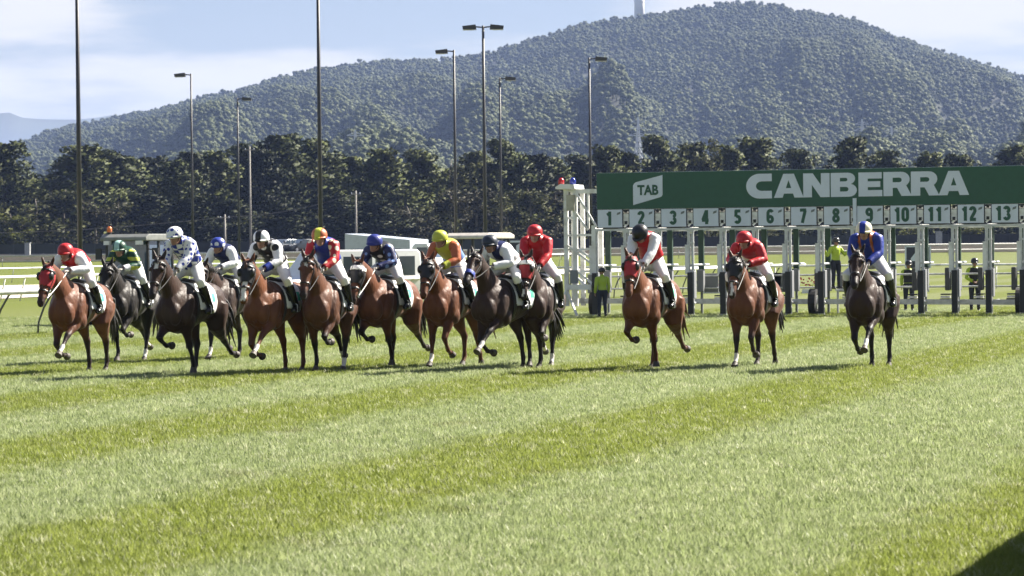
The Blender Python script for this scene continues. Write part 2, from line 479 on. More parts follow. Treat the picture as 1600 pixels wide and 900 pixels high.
def cards(b, c, r, n, size, rg, flat=0.7, m=0, core=None, jit=.28):
    """n small leaf-spray faces through an ellipsoid clump"""
    for _ in range(n):
        th = rg.uniform(0, 2 * math.pi); u = rg.uniform(-1, 1); q = rg.uniform(0.35, 1.0) ** 0.5
        s_ = math.sqrt(1 - u * u)
        p = Vector((c[0] + r * q * s_ * math.cos(th), c[1] + r * q * s_ * math.sin(th), c[2] + r * flat * q * u))
        a = Vector((rg.gauss(0, 1), rg.gauss(0, 1), rg.gauss(0, 0.7))).normalized()
        bb = a.cross(Vector((rg.gauss(0, 1), rg.gauss(0, 1), rg.gauss(0, 1)))).normalized()
        w1 = size * rg.uniform(0.6, 1.3); w2 = size * rg.uniform(0.45, 0.9)
        b.add([p - a * w1 - bb * w2 * 0.4, p + bb * w2 * -0.9 + a * w1 * 0.2, p + a * w1 + bb * w2 * 0.3, p + bb * w2], [(0, 1, 2, 3)], m)
        nrm = (p - Vector(c)).normalized() + Vector((rg.gauss(0, jit), rg.gauss(0, jit), rg.gauss(0, jit) + .15))
        if core is not None: nrm = nrm * .65 + (p - Vector(core)).normalized() * .6
        nrm.normalize()
        for k_ in range(len(b.v) - 4, len(b.v)): b.nr[k_] = nrm
bush_mat = leafy_material('eucalypt_bush', (0.020, 0.030, 0.011), (0.100, 0.116, 0.046), 0.0, nsc=0.02)
srcs = []
for k in range(6):
    rg = random.Random(40 + k); b_ = MB()
    for c_ in range(rg.randint(5, 8)):
        a = rg.uniform(0, 6.28); q = rg.uniform(0, 2.1); r_ = rg.uniform(1.0, 1.9)
        c0 = Vector((q * math.cos(a), q * math.sin(a), rg.uniform(3.2, 8.0)))
        k0 = len(b_.v)
        b_.sphere(c0, (r_ * .85, r_ * .85, r_ * .7), 12, 9)
        for n_i in range(k0, len(b_.v)):
            v_ = Vector(b_.v[n_i]); b_.v[n_i] = tuple(c0 + (v_ - c0) * rg.uniform(.70, 1.25))
        cards(b_, c0, r_ * 1.12, 46, 0.33, rg, 0.85)
    b_.tube([(0, 0, -1), (0.1, 0, 3.5), (0, 0.2, 6)], [.3, .22, .1], 5)
    me = b_.mesh('bush_crown', bush_mat, True, fix=False)
    srcs.append(bpy.data.objects.new('bush_crown', me))
pts = []
rg = np.random.default_rng(3)
NT = 105000
yy = FOOT + (RIDGE + 160 - FOOT) * rg.random(NT) ** 0.75
aa = (rg.random(NT) * 2 - 1) * 0.225
zz = hill_z(aa * yy, yy)
den = vnoise(aa * 150 + 3, yy / 75.0, 21) * .6 + vnoise(aa * 420, yy / 30.0, 22) * .4
keep = rg.random(NT) < np.clip((den - .22) / .26, .35, 1)
pts = np.stack([aa * yy, yy, zz - 1.2], -1)[keep].tolist()
o = scatter('forest', pts, srcs, 0.42, 1.2, 0.1, None)
tag(o, 'grey-green eucalypt forest covering the whole mountainside behind the racecourse', 'forest')

# ------------------------------------------------------------------ turf blades on the track
srcs = []
for k in range(5):
    rg_ = random.Random(90 + k); b_ = MB()
    for _ in range(24):
        a = rg_.uniform(0, 6.28); q = rg_.uniform(0, 0.085)
        x0, y0 = q * math.cos(a), q * math.sin(a)
        la = rg_.uniform(0, 6.28); ln = rg_.uniform(0.01, 0.055); h = rg_.uniform(0.035, 0.085); wd = rg_.uniform(0.0022, 0.0048)
        wa = rg_.uniform(0, 6.28); wx, wy = wd * math.cos(wa), wd * math.sin(wa)
        lx, ly = ln * math.cos(la), ln * math.sin(la)
        b_.add([(x0 - wx, y0 - wy, -0.01), (x0 + wx, y0 + wy, -0.01), (x0 + lx * .4 + wx, y0 + ly * .4 + wy, h * .6), (x0 + lx * .4 - wx, y0 + ly * .4 - wy, h * .6), (x0 + lx, y0 + ly, h)], [(0, 1, 2, 3), (3, 2, 4)])
    srcs.append(bpy.data.objects.new('grass_tuft', b_.mesh('grass_tuft', blade_mat, fix=False)))
rg = np.random.default_rng(5)
pts = []
for d0 in range(15, 100, 1):
    wd = 0.174 * (d0 + 1) * 1.2 + 1.2
    dens = 330.0 * (19.0 / max(d0, 19)) ** 1.35
    n = int(dens * 2 * wd)
    x = (rg.random(n) * 2 - 1) * wd; y = d0 + rg.random(n)
    pts += np.stack([x, y, np.zeros(n)], -1).tolist()
o = scatter('turf_grass', pts, srcs, 0.8, 1.35, 0.12, None)
tag(o, 'short mown racecourse grass in alternating pale and deep green bands', 'grass')

# ------------------------------------------------------------------ haze
hz_ = MB(); hz_.box((0, 6900, 166), (14000, 14600, 338))
hm = bpy.data.materials.new('haze_air'); hm.use_nodes = True
hn = hm.node_tree.nodes; hn.remove(hn['Principled BSDF'])
pv = hn.new('ShaderNodeVolumePrincipled')
pv.inputs['Color'].default_value = (0.42, 0.57, 1.0, 1)
pv.inputs['Density'].default_value = 0.00008
pv.inputs['Anisotropy'].default_value = 0.0
pv.inputs['Density Attribute'].default_value = ''
hm.node_tree.links.new(pv.outputs['Volume'], hn['Material Output'].inputs['Volume'])
hm.cycles.homogeneous_volume = True
haze = hz_.build('haze', hm)
tag(haze, 'pale blue haze in the air', 'haze', kind='stuff')

# ------------------------------------------------------------------ tower on the summit
t = P(999, 26, RIDGE + 40)
tw = thing('telecom_tower', 'white concrete telecommunications tower rising from the mountain top', 'tower', (t.x, t.y, t.z - 8))
conc = mat('tower_concrete', (0.78, 0.77, 0.75), 0.7, var=0.06, scale=0.1)
MB().tube([(0, 0, -6), (0, 0, 24), (0, 0, 36), (0, 0, 48)], [5.6, 4.9, 4.6, 4.4], 24).build('shaft', conc, tw, smooth=True)
MB().tube([(0, 0, 22.5), (0, 0, 23), (0, 0, 25), (0, 0, 25.5)], [4.9, 5.4, 5.4, 4.9], 24).build('ring', conc, tw)

# ------------------------------------------------------------------ lattice pylons on the lower slopes
pyl = mat('pylon_steel', (0.62, 0.63, 0.64), 0.5, 0.2)
def pylon(px, top_py, d, hgt, label):
    tp = P(px, top_py, d)
    t = thing('transmission_pylon', label, 'pylon', (tp.x, tp.y, tp.z - hgt), R(20), 'transmission pylons in front of the mountain')
    for sx in (-1, 1):
        for sy in (-1, 1):
            MB().bar((sx * 3.2, sy * 3.2, 0), (sx * 0.7, sy * 0.7, hgt * 0.72), 0.34).bar((sx * 0.7, sy * 0.7, hgt * 0.72), (sx * 0.2, sy * 0.2, hgt), 0.3).build('leg', pyl, t)
    b = MB(); n = 9
    for k in range(n):
        z0 = hgt * 0.72 * k / n; z1 = hgt * 0.72 * (k + 1) / n
        r0 = 3.2 - 2.5 * k / n; r1 = 3.2 - 2.5 * (k + 1) / n
        for s in (-1, 1):
            b.bar((-r0, s * r0, z0), (r1, s * r1, z1), 0.2); b.bar((r0, s * r0, z0), (-r1, s * r1, z1), 0.2)
            b.bar((s * r0, -r0, z0), (s * r1, r1, z1), 0.2); b.bar((s * r0, r0, z0), (s * r1, -r1, z1), 0.2)
    b.build('bracing', pyl, t)
    for z, L_ in ((hgt * 0.74, 5.5), (hgt * 0.84, 4.6), (hgt * 0.93, 3.8)):
        MB().bar((-L_, 0, z), (L_, 0, z), 0.28).bar((-L_, 0, z), (0, 0, z + 1.4), 0.22).bar((L_, 0, z), (0, 0, z + 1.4), 0.22).build('cross_arm', pyl, t)
pylon(555, 203, 1250, 34, 'pale lattice pylon showing above the pines between two tall light poles')
pylon(997, 183, 1500, 36, 'pale lattice pylon below the white tower on the mountain')
pylon(1347, 186, 1450, 36, 'pale lattice pylon above the sign at the right flank of the mountain')
pylon(1393, 198, 1700, 34, 'faint smaller lattice pylon beside the pale one above the sign')

# ------------------------------------------------------------------ pines and other trees behind the fence
bark = mat('pine_bark', (0.035, 0.027, 0.02), 0.9, var=0.3, scale=1.5, bump=0.6, bscale=6)
gumbark = mat('gum_bark', (0.15, 0.13, 0.105), 0.8, var=0.3, scale=1.0)
LEAF = {
    'pine': leafy_material('pine_needles', (0.012, 0.018, 0.008), (0.108, 0.124, 0.046), 0.1),
    'dark': leafy_material('shaded_pine_needles', (0.007, 0.011, 0.006), (0.044, 0.052, 0.023), 0.06),  # shaded copy of the pine needles, shade put into the colour
    'olive': leafy_material('olive_foliage', (0.022, 0.027, 0.011), (0.090, 0.096, 0.040), 0.2),
    'grey': leafy_material('grey_foliage', (0.026, 0.027, 0.018), (0.095, 0.092, 0.062), 0.15),
    'bright': leafy_material('yellow_green_foliage', (0.035, 0.045, 0.011), (0.120, 0.130, 0.034), 0.25),
}
def tree_meshes(seed, kind):
    """unit tree 18 m tall: trunk mesh with limbs, crown mesh"""
    rg = random.Random(seed); tb = MB(); cb = MB(); Ht = 18.0
    bend = [(rg.uniform(-.3, .3), rg.uniform(-.3, .3)) for _ in range(7)]
    spine = [Vector((bend[k][0] * k * .25, bend[k][1] * k * .25, Ht * 0.97 * k / 6 - (0.4 if k == 0 else 0))) for k in range(7)]
    tb.tube(spine, [0.36, 0.32, 0.28, 0.23, 0.17, 0.10, 0.04], 8)
    def at(t):
        k = min(int(t * 6), 5); f = t * 6 - k
        return spine[k].lerp(spine[k + 1], f)
    if kind == 'pine':
        nb = 40
        for k in range(nb):
            t = 0.10 + 0.87 * (k + rg.uniform(-.5, .5)) / nb
            base = at(min(max(t, 0.05), 0.99)); a = k * 2.399 + rg.uniform(-.6, .6)
            prof = (0.80 + 0.30 * math.sin(math.pi * min(t * 1.1, 1))) * max(1 - max(t - 0.60, 0) / 0.42, 0.02) ** 0.55
            Ln = 4.2 * prof * rg.uniform(0.60, 1.12)
            rise = rg.uniform(-0.08, 0.28) + 0.35 * max(t - 0.6, 0)
            e1 = base + Vector((math.cos(a) * Ln * .55, math.sin(a) * Ln * .55, rise * Ln * .45))
            e2 = base + Vector((math.cos(a) * Ln, math.sin(a) * Ln, rise * Ln + rg.uniform(0, .5)))
            tb.tube([base, e1, e2], [0.10, 0.06, 0.02], 5)
            for q in (0.45, 0.92):
                c = base.lerp(e2, q) + Vector((rg.uniform(-.5, .5), rg.uniform(-.5, .5), rg.uniform(.0, .5)))
                r_ = rg.uniform(1.0, 1.75) * (0.75 + .35 * prof)
                cards(cb, c, r_, int(44 * r_), 0.33, rg, 0.55, core=(at(min(t, .95)) - Vector((0, 0, 1.5))).to_tuple(), jit=.16)
        for k in range(5):
            cards(cb, at(0.95) + Vector((rg.uniform(-1.3, 1.3), rg.uniform(-1.3, 1.3), rg.uniform(-1.0, 0.3))), 1.25, 50, 0.32, rg, 0.65, core=at(.8).to_tuple(), jit=.16)
    else:
        limbs = []
        for k in range(11):
            t = rg.uniform(0.22, 0.8); base = at(t); a = k * 2.1 + rg.uniform(-.5, .5)
            Ln = rg.uniform(2.4, 4.6) * (1.1 - 0.5 * t); rise = rg.uniform(0.5, 1.3)
            e1 = base + Vector((math.cos(a) * Ln * .5, math.sin(a) * Ln * .5, rise * Ln * .6))
            e2 = base + Vector((math.cos(a) * Ln, math.sin(a) * Ln, rise * Ln))
            if e2.z > Ht: e2.z = Ht - rg.uniform(0.3, 1.4)
            tb.tube([base, e1, e2], [0.15, 0.08, 0.03], 5); limbs += [(e1, e2)]
        for e1, e2 in limbs:
            for q in (0.2, 0.6, 1.0):
                for _ in range(2):
                    c = e1.lerp(e2, q) + Vector((rg.gauss(0, .9), rg.gauss(0, .9), rg.gauss(0, .6)))
                    cards(cb, c, rg.uniform(0.85, 1.6), 34, 0.34, rg, 0.75)
        for k in range(16):
            a = rg.uniform(0, 6.28); q = rg.uniform(1.0, 3.2)
            cards(cb, (q * math.cos(a), q * math.sin(a), rg.uniform(1.5, 8)), rg.uniform(.8, 1.4), 22, 0.33, rg, 0.8)
    return tb.mesh('trunk', bark if kind == 'pine' else gumbark, True, False), cb.mesh('crown', LEAF['pine'], False, False)
PT = [tree_meshes(200 + k, 'pine') for k in range(6)]
BT = [tree_meshes(300 + k, 'broad') for k in range(4)]
TLAB = {
    'pine': ('tall dark green pine in the belt behind the boundary fence', 'pines behind the boundary fence', 'pine_tree'),
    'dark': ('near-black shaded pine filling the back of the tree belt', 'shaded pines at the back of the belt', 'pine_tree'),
    'olive': ('loose olive-green tree standing among the dark pines', 'olive trees among the pines', 'olive_green_tree'),
    'grey': ('thin grey-green tree with bare limbs in front of the pines', 'grey-green trees in front of the pines', 'grey_green_tree'),
    'bright': ('low yellow-green bush growing just behind the grey fence', 'yellow-green bushes behind the fence', 'bush'),
}
tk = 0
def tree(px, top, wpx, d, kind, var=None):
    global tk
    tk += 1
    base = GX(px, d, ground_z(d)); tp = P(px, top, d)
    h = tp.z - base.z
    src = (PT if kind in ('pine', 'dark') else BT)
    tm, cm = src[(tk * 7 + 3) % len(src) if var is None else var]
    lab, grp, nm = TLAB[kind]
    t = thing(nm, lab, 'bush' if kind == 'bright' else 'tree', (base.x, base.y, ground_z(d)), (tk * 2.17) % 6.28, grp)
    wid = wpx * d / F * (1.28 if kind in ('pine', 'dark') else 1.12)
    t.scale = (wid / 8.6, wid / 8.6, h / 18.3)
    link('trunk', tm, t)
    c = link('crown', cm, t)
    c.material_slots[0].link = 'OBJECT'; c.material_slots[0].material = LEAF[kind]
    return t
# back row, deep shade put into the needle colour
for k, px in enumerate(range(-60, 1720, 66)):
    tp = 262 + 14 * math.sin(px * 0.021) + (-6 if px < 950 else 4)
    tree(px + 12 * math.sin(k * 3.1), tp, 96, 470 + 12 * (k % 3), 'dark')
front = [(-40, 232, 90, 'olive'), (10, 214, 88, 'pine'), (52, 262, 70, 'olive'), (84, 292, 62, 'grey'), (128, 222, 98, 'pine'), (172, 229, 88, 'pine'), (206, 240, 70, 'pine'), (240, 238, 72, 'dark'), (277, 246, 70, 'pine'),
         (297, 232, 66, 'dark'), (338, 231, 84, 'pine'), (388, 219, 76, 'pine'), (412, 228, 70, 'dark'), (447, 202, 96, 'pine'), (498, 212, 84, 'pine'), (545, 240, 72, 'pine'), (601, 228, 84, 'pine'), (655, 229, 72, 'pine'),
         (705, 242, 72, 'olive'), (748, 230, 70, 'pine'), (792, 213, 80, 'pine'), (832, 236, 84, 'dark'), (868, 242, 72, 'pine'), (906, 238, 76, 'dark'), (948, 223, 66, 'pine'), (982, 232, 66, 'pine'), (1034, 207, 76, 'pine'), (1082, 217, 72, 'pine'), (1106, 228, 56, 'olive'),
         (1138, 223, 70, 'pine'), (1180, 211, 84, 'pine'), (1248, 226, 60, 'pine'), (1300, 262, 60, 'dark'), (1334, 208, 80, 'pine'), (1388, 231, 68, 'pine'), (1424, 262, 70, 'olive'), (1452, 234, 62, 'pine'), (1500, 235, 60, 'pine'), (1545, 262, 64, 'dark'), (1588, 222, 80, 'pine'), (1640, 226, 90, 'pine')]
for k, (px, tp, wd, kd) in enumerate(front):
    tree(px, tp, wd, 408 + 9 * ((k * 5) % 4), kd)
low = [(20, 330, 70, 'bright'), (60, 306, 84, 'olive'), (100, 290, 80, 'olive'), (150, 318, 60, 'grey'), (182, 312, 66, 'olive'), (230, 300, 90, 'dark'), (300, 305, 90, 'dark'), (360, 310, 80, 'dark'), (418, 328, 60, 'olive'),
       (445, 322, 80, 'dark'), (520, 300, 90, 'dark'), (545, 352, 36, 'bright'), (588, 310, 80, 'dark'), (640, 318, 76, 'grey'), (676, 316, 70, 'olive'), (705, 300, 60, 'grey'), (745, 290, 60, 'grey'), (790, 300, 80, 'olive'), (830, 290, 70, 'olive'), (870, 300, 70, 'grey'), (615, 350, 26, 'bright'),
       (1420, 352, 30, 'bright'), (1520, 354, 44, 'bright'), (1310, 345, 50, 'olive'), (1180, 340, 60, 'olive')]
for k, (px, tp, wd, kd) in enumerate(low):
    tree(px, tp, wd, 384 + 5 * (k % 3), kd)

# ------------------------------------------------------------------ boundary fence
fence_m = mat('dark_fence_panel', (0.026, 0.028, 0.030), 0.8, var=0.15, scale=0.6)
fence_p = mat('fence_post_grey', (0.035, 0.037, 0.038), 0.7)
fb = thing('boundary_fence', 'long dark grey solid panel fence below the pine belt', 'fence', (0, 362, 1.6))
pm = MB().box((0, 0, 1.06), (2.36, 0.05, 1.96)).mesh('fence_panel', fence_m)
qm = MB().box((0, 0, 1.08), (0.14, 0.14, 2.16)).mesh('fence_post', fence_p)
for k in range(-34, 35):
    link('fence_panel', pm, fb).location = (k * 2.5, 0, 0.03 * math.sin(k * 1.3))
    link('fence_post', qm, fb).location = (k * 2.5 + 1.25, -0.02, 0)

# ------------------------------------------------------------------ running rails
def rail(label, pts, hgt, spacing, post='straight', rad=0.06, mat_r=white_paint, mat_p=white_paint, lower=None, lean=0.0, rmat_name='running_rail', sgn=1):
    pts = [Vector(p) for p in pts]
    t = thing(rmat_name, label, 'rail', pts[0])
    rel = [p - pts[0] for p in pts]
    MB().tube([p + Vector((0, 0, hgt)) for p in rel], rad, 8).build('top_rail', mat_r, t, smooth=True)
    if lower: MB().tube([p + Vector((0, 0, lower)) for p in rel], rad * 0.8, 8).build('lower_rail', mat_r, t, smooth=True)
    L = 0; segs = []
    for a, b in zip(rel[:-1], rel[1:]): segs.append((L, a, b)); L += (b - a).length
    me = None; n = int(L / spacing)
    for k in range(n + 1):
        s = k * spacing
        for s0, a, b in segs:
            if s <= s0 + (b - a).length + 1e-6: break
        dr = (b - a).normalized(); p = a + dr * (s - s0)
        if me is None:
            bm_ = MB()
            if post == 'goose':
                bm_.tube([(0.55, 0, -0.05), (0.52, 0, 0.35), (0.36, 0, 0.75), (0.12, 0, hgt - 0.08), (0, 0, hgt)], 0.03, 6)
            else:
                bm_.tube([(lean, 0, -0.05), (0, 0, hgt)], 0.035, 6)
            me = bm_.mesh('rail_post', mat_p, True)
        o = link('rail_post', me, t); o.location = p
        o.rotation_euler = (0, 0, math.atan2(dr.y, dr.x) + sgn * math.pi / 2)
    return t
dirv = Vector((math.sin(TH), math.cos(TH), 0))
a0 = GX(10, 75); a0.z = 0
post_dark = mat('rail_post_dark', (0.10, 0.10, 0.10), 0.5)
rail('white running rail with dark curved gooseneck posts beside the galloping field', [a0 - dirv * 14, a0 + dirv * 30, a0 + dirv * 95], 1.2, 2.4, 'goose', 0.075, white_paint, post_dark, sgn=1)
a1 = GX(0, 128); a1.z = 0
def gp(px, d): 
    p = GX(px, d, ground_z(d)); p.z = ground_z(d); return p
rail('white rail on leaning posts along the near edge of the sand track', [gp(-200, 116), gp(0, 136), gp(300, 165), gp(640, 205)], 1.15, 2.6, 'straight', 0.07, lean=0.3)
rail('white rail with leaning posts on the far side of the sand track', [gp(-240, 214), gp(0, 232), gp(420, 250), gp(900, 275)], 1.15, 3.0, 'straight', 0.07, lean=0.35)
rail('white post and rail fence crossing the grass behind the starting gate', [gp(850, 160), gp(1200, 152), gp(1500, 147), gp(1760, 142)], 1.2, 2.4, 'straight', 0.06)
rail('low double rail at the foot of the stony bank', [gp(-60, 292), gp(500, 296), gp(1100, 300), gp(1680, 304)], 1.1, 4.0, 'straight', 0.07, mat('old_white_rail', (0.5, 0.5, 0.48), 0.6), mat('old_white_rail', (0.5, 0.5, 0.48), 0.6), lower=0.55)
gr = mat('guard_rail_grey', (0.22, 0.23, 0.24), 0.5, 0.2)
gt = thing('guard_rail', 'grey steel guard rail on short posts in front of the dark fence', 'guard rail', (0, 352, 2.28))
MB().bar((-75, 0, 0.02), (75, 0, 0.02), 0.06, 0.26).bar((-75, -0.04, 0.02), (75, -0.04, 0.02), 0.05, 0.10).build('beam', gr, gt)
pm = MB().box((0, 0.07, -0.25), (0.14, 0.1, 0.9)).mesh('post', gr)
for k in range(-18, 19): link('post', pm, gt).location = (k * 4.0, 0, 0)

# bollard-like pale concrete posts against the fence
def pale_post(px, d, top, bot, wpx, label):
    a = P(px, top, d); z0 = ground_z(d)
    t = thing('concrete_post', label, 'post', (a.x, a.y, z0))
    c = mat('pale_concrete', (0.42, 0.43, 0.42), 0.8, var=0.15)
    wd = wpx * d / F; h = a.z - z0
    MB().box((0, 0, h / 2), (wd, wd, h)).build('shaft', c, t)
    MB().box((0, 0, h + 0.03), (wd * 1.15, wd * 1.15, 0.06)).build('cap', c, t)
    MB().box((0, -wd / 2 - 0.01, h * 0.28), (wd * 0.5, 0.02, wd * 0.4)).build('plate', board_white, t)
pale_post(43, 340, 380, 409, 8, 'pale concrete post standing before the fence beside the sand track')
pale_post(1467, 340, 362, 400, 9, 'pale concrete post seen through stall eleven of the gate')

# ------------------------------------------------------------------ floodlight poles
def flood(px, top, d, heads, label, group=None, base_px=None, rad=0.14, hgt=None):
    b = GX(base_px if base_px is not None else px, d, ground_z(d)); b.z = ground_z(d)
    h = (P(px, top, d).z - b.z) if hgt is None else hgt
    t = thing('floodlight_pole', label, 'light pole', b, 0.0, group)
    MB().tube([(0, 0, -0.3), (0, 0, h * 0.5), (0, 0, h)], [rad, rad * 0.85, rad * 0.62], 12).build('pole', pole_grey, t, smooth=True)
    MB().box((0, 0, 0.06), (rad * 4, rad * 4, 0.12)).build('base_plate', galv, t)
    for s in heads:
        MB().bar((s * 0.03, 0, h - 0.12), (s * 0.75, 0, h - 0.05), 0.09).build('arm', pole_grey, t)
        hd = MB(); hd.prism([(0, 0), (0.92, 0.02), (0.96, 0.24), (0.05, 0.34)], (s * 0.45, 0.3, h - 0.27), (s, 0, 0), (0, 0, 1), (0, -1, 0), 0.6)
        ho = hd.build('lamp_head', lamp_dark, t)
        MB().box((s * 1.0, 0, h - 0.285), (0.72, 0.5, 0.02)).build('lamp_glass', lamp_glass, ho)
    return t
SG = 'single-headed floodlight poles before the pines'
flood(126, -90, 150, (-1, 1), 'thick dark floodlight pole by the tractor, its top above the view', rad=0.135)
flood(502, -70, 165, (-1, 1), 'dark floodlight pole behind the red-sleeved jockey, its top above the view', rad=0.135)
flood(759, 40, 200, (-1, 1), 'dark pole with two floodlight heads in front of the mountain', rad=0.135)
flood(713, 78, 222, (-1,), 'dark pole with one floodlight head beside the twin-headed pole', SG, rad=0.125)
flood(784, 121, 255, (1,), 'shorter thin pole with one floodlight head beside the twin-headed pole', SG, rad=0.115)
flood(924, 90, 230, (1,), 'dark pole with one floodlight head behind the left end of the green sign', SG, rad=0.125)
flood(302, 115, 250, (-1,), 'grey pole with one floodlight head behind the blue-spotted jockey', SG, rad=0.115)
flood(374, 153, 290, (1,), 'short grey pole with one floodlight head above the pines', SG, rad=0.115)
# timber service poles with wires
timber = mat('weathered_timber', (0.33, 0.31, 0.28), 0.9, var=0.2)
sp = []
for px, top, lab in ((352, 335, 'short pale timber service pole in front of the dark pines'), (392, 229, 'slim pale service pole rising beside the single-headed light'), (557, 298, 'pale timber service pole near the yellow-green bush')):
    d = 352.0; b = GX(px, d, 1.6); b.z = 1.6; h = P(px, top, d).z - 1.6
    t = thing('service_pole', lab, 'pole', b)
    MB().tube([(0, 0, -0.3), (0, 0, h)], [0.14, 0.10], 8).build('shaft', timber, t, smooth=True)
    MB().bar((-0.6, -0.1, h - 0.4), (0.6, -0.1, h - 0.4), 0.1).build('cross_arm', timber, t)
    for s in (-0.5, 0.5): MB().tube([(s, -0.1, h - 0.36), (s, -0.1, h - 0.2)], 0.05, 6).build('insulator', board_white, t)
    sp.append(Vector((b.x, b.y, 1.6 + h - 0.35)))
wirem = mat('wire', (0.12, 0.12, 0.12), 0.5)
for a, b, lab in ((Vector((-72, 352, 5.0)), sp[0], 'thin overhead wire running to the short timber pole'), (sp[0], sp[2], 'thin overhead wire between the two pale timber poles')):
    wt = MB(); pp = []
    for k in range(13):
        q = a.lerp(b, k / 12); q.z -= 1.0 * math.sin(math.pi * k / 12) * 0.6; pp.append(q - a)
    wt.tube(pp, 0.022, 5)
    o = wt.build('overhead_wire', wirem); o.location = a; tag(o, lab, 'wire')

# ------------------------------------------------------------------ lettering helpers
def font_mesh(txt, size, bold=0.0, xs=1.0, depth=0.008, mt=None):
    cu = bpy.data.curves.new('lettering', 'FONT'); cu.body = txt; cu.size = size
    cu.align_x = 'CENTER'; cu.align_y = 'CENTER'; cu.offset = bold; cu.extrude = depth; cu.resolution_u = 4
    ob = bpy.data.objects.new('lettering', cu); COL.objects.link(ob)
    dg = bpy.context.evaluated_depsgraph_get()
    me = bpy.data.meshes.new_from_object(ob.evaluated_get(dg))
    bpy.data.objects.remove(ob)
    me.transform(Matrix.Scale(xs, 4, (1, 0, 0)))
    me.materials.clear(); me.materials.append(mt)
    return me
def poly_mesh(loops, depth, mt):
    cu = bpy.data.curves.new('lettering', 'CURVE'); cu.dimensions = '2D'; cu.fill_mode = 'BOTH'; cu.extrude = depth
    for lp in loops:
        s = cu.splines.new('POLY'); s.points.add(len(lp) - 1)
        for p, q in zip(s.points, lp): p.co = (q[0], q[1], 0, 1)
        s.use_cyclic_u = True
    ob = bpy.data.objects.new('lettering', cu); COL.objects.link(ob)
    dg = bpy.context.evaluated_depsgraph_get()
    me = bpy.data.meshes.new_from_object(ob.evaluated_get(dg))
    bpy.data.objects.remove(ob)
    me.materials.clear(); me.materials.append(mt)
    return me
def arc(cx, cy, rx, ry, a0, a1, n=10):
    return [(cx + rx * math.cos(R(a0 + (a1 - a0) * k / n)), cy + ry * math.sin(R(a0 + (a1 - a0) * k / n))) for k in range(n + 1)]
GLY = {
    'C': (1.12, [arc(0.56, 0.5, 0.56, 0.52, 90, 270, 16) + [(1.08, -0.02), (1.08, 0.30), (0.66, 0.30)] + arc(0.66, 0.5, 0.25, 0.20, 270, 90, 10) + [(1.08, 0.70), (1.08, 1.02)]]),
    'A': (1.24, [[(0, 0), (0.40, 1), (0.84, 1), (1.24, 0), (0.86, 0), (0.80, 0.17), (0.42, 0.17), (0.36, 0)], [(0.50, 0.40), (0.73, 0.40), (0.615, 0.74)]]),
    'N': (1.10, [[(0, 0), (0, 1), (0.40, 1), (0.74, 0.50), (0.74, 1), (1.10, 1), (1.10, 0), (0.72, 0), (0.36, 0.52), (0.36, 0)]]),
    'B': (1.10, [[(0, 0), (0, 1), (0.70, 1)] + arc(0.72, 0.755, 0.29, 0.245, 90, -70, 8) + arc(0.76, 0.27, 0.32, 0.27, 70, -90, 9), [(0.38, 0.64), (0.62, 0.64)] + arc(0.62, 0.715, 0.075, 0.075, -90, 90, 5) + [(0.38, 0.79)], [(0.38, 0.22), (0.64, 0.22)] + arc(0.64, 0.315, 0.095, 0.095, -90, 90, 5) + [(0.38, 0.41)]]),
    'E': (0.98, [[(0, 0), (0, 1), (0.96, 1), (0.96, 0.74), (0.38, 0.74), (0.38, 0.625), (0.90, 0.625), (0.90, 0.385), (0.38, 0.385), (0.38, 0.26), (0.98, 0.26), (0.98, 0)]]),
    'R': (1.14, [[(0, 0), (0, 1), (0.74, 1)] + arc(0.74, 0.69, 0.34, 0.31, 90, -55, 9) + [(1.16, 0), (0.74, 0), (0.56, 0.34), (0.38, 0.34), (0.38, 0)], [(0.38, 0.57), (0.66, 0.57)] + arc(0.66, 0.665, 0.095, 0.095, -90, 90, 5) + [(0.38, 0.76)]]),
}

def stroke(b, path, th, closed=False, z=0.0):
    n = len(path); L_ = []; Rr = []
    for i in range(n):
        if closed: p0 = path[i - 1]; p1 = path[(i + 1) % n]
        else: p0 = path[max(i - 1, 0)]; p1 = path[min(i + 1, n - 1)]
        dx, dy = p1[0] - p0[0], p1[1] - p0[1]; l = math.hypot(dx, dy) or 1
        nx_, ny_ = -dy / l * th / 2, dx / l * th / 2
        L_.append((path[i][0] + nx_, path[i][1] + ny_, z)); Rr.append((path[i][0] - nx_, path[i][1] - ny_, z))
    m = n if closed else n - 1
    b.add(L_ + Rr, [(n + i, n + (i + 1) % n, (i + 1) % n, i) for i in range(m)])
SIX = [(arc(.28, .29, .185, .195, 0, 345, 16), True), ([(.095, .30), (.097, .45), (.10, .62)] + arc(.29, .70, .19, .205, 178, 25, 8), False)]
DIG = {
    '0': [(arc(.28, .285, .185, .19, 180, 360, 9) + arc(.28, .715, .185, .19, 0, 180, 9), True)],
    '1': [([(.33, 0), (.33, 1)], False), ([(.36, .88), (.10, .74)], False)],
    '2': [(arc(.28, .71, .18, .195, 175, -38, 10) + [(.15, .17)], False), ([(.03, .095), (.54, .095)], False)],
    '3': [(arc(.27, .725, .175, .18, 165, -85, 10), False), (arc(.27, .28, .19, .185, 85, -165, 11), False)],
    '4': [([(.40, 0), (.40, 1)], False), ([(.0, .28), (.57, .28)], False), ([(.38, .95), (.08, .30)], False)],
    '5': [([(.06, .905), (.52, .905)], False), ([(.15, .95), (.14, .50)], False), (arc(.27, .31, .19, .215, 132, -150, 12), False)],
    '6': SIX,
    '7': [([(.03, .905), (.55, .905)], False), ([(.47, .88), (.22, 0)], False)],
    '8': [(arc(.28, .74, .165, .165, 0, 345, 14), True), (arc(.28, .275, .185, .185, 0, 345, 16), True)],
    '9': [([(.56 - x, 1 - y) for x, y in pth], c) for pth, c in SIX],
}
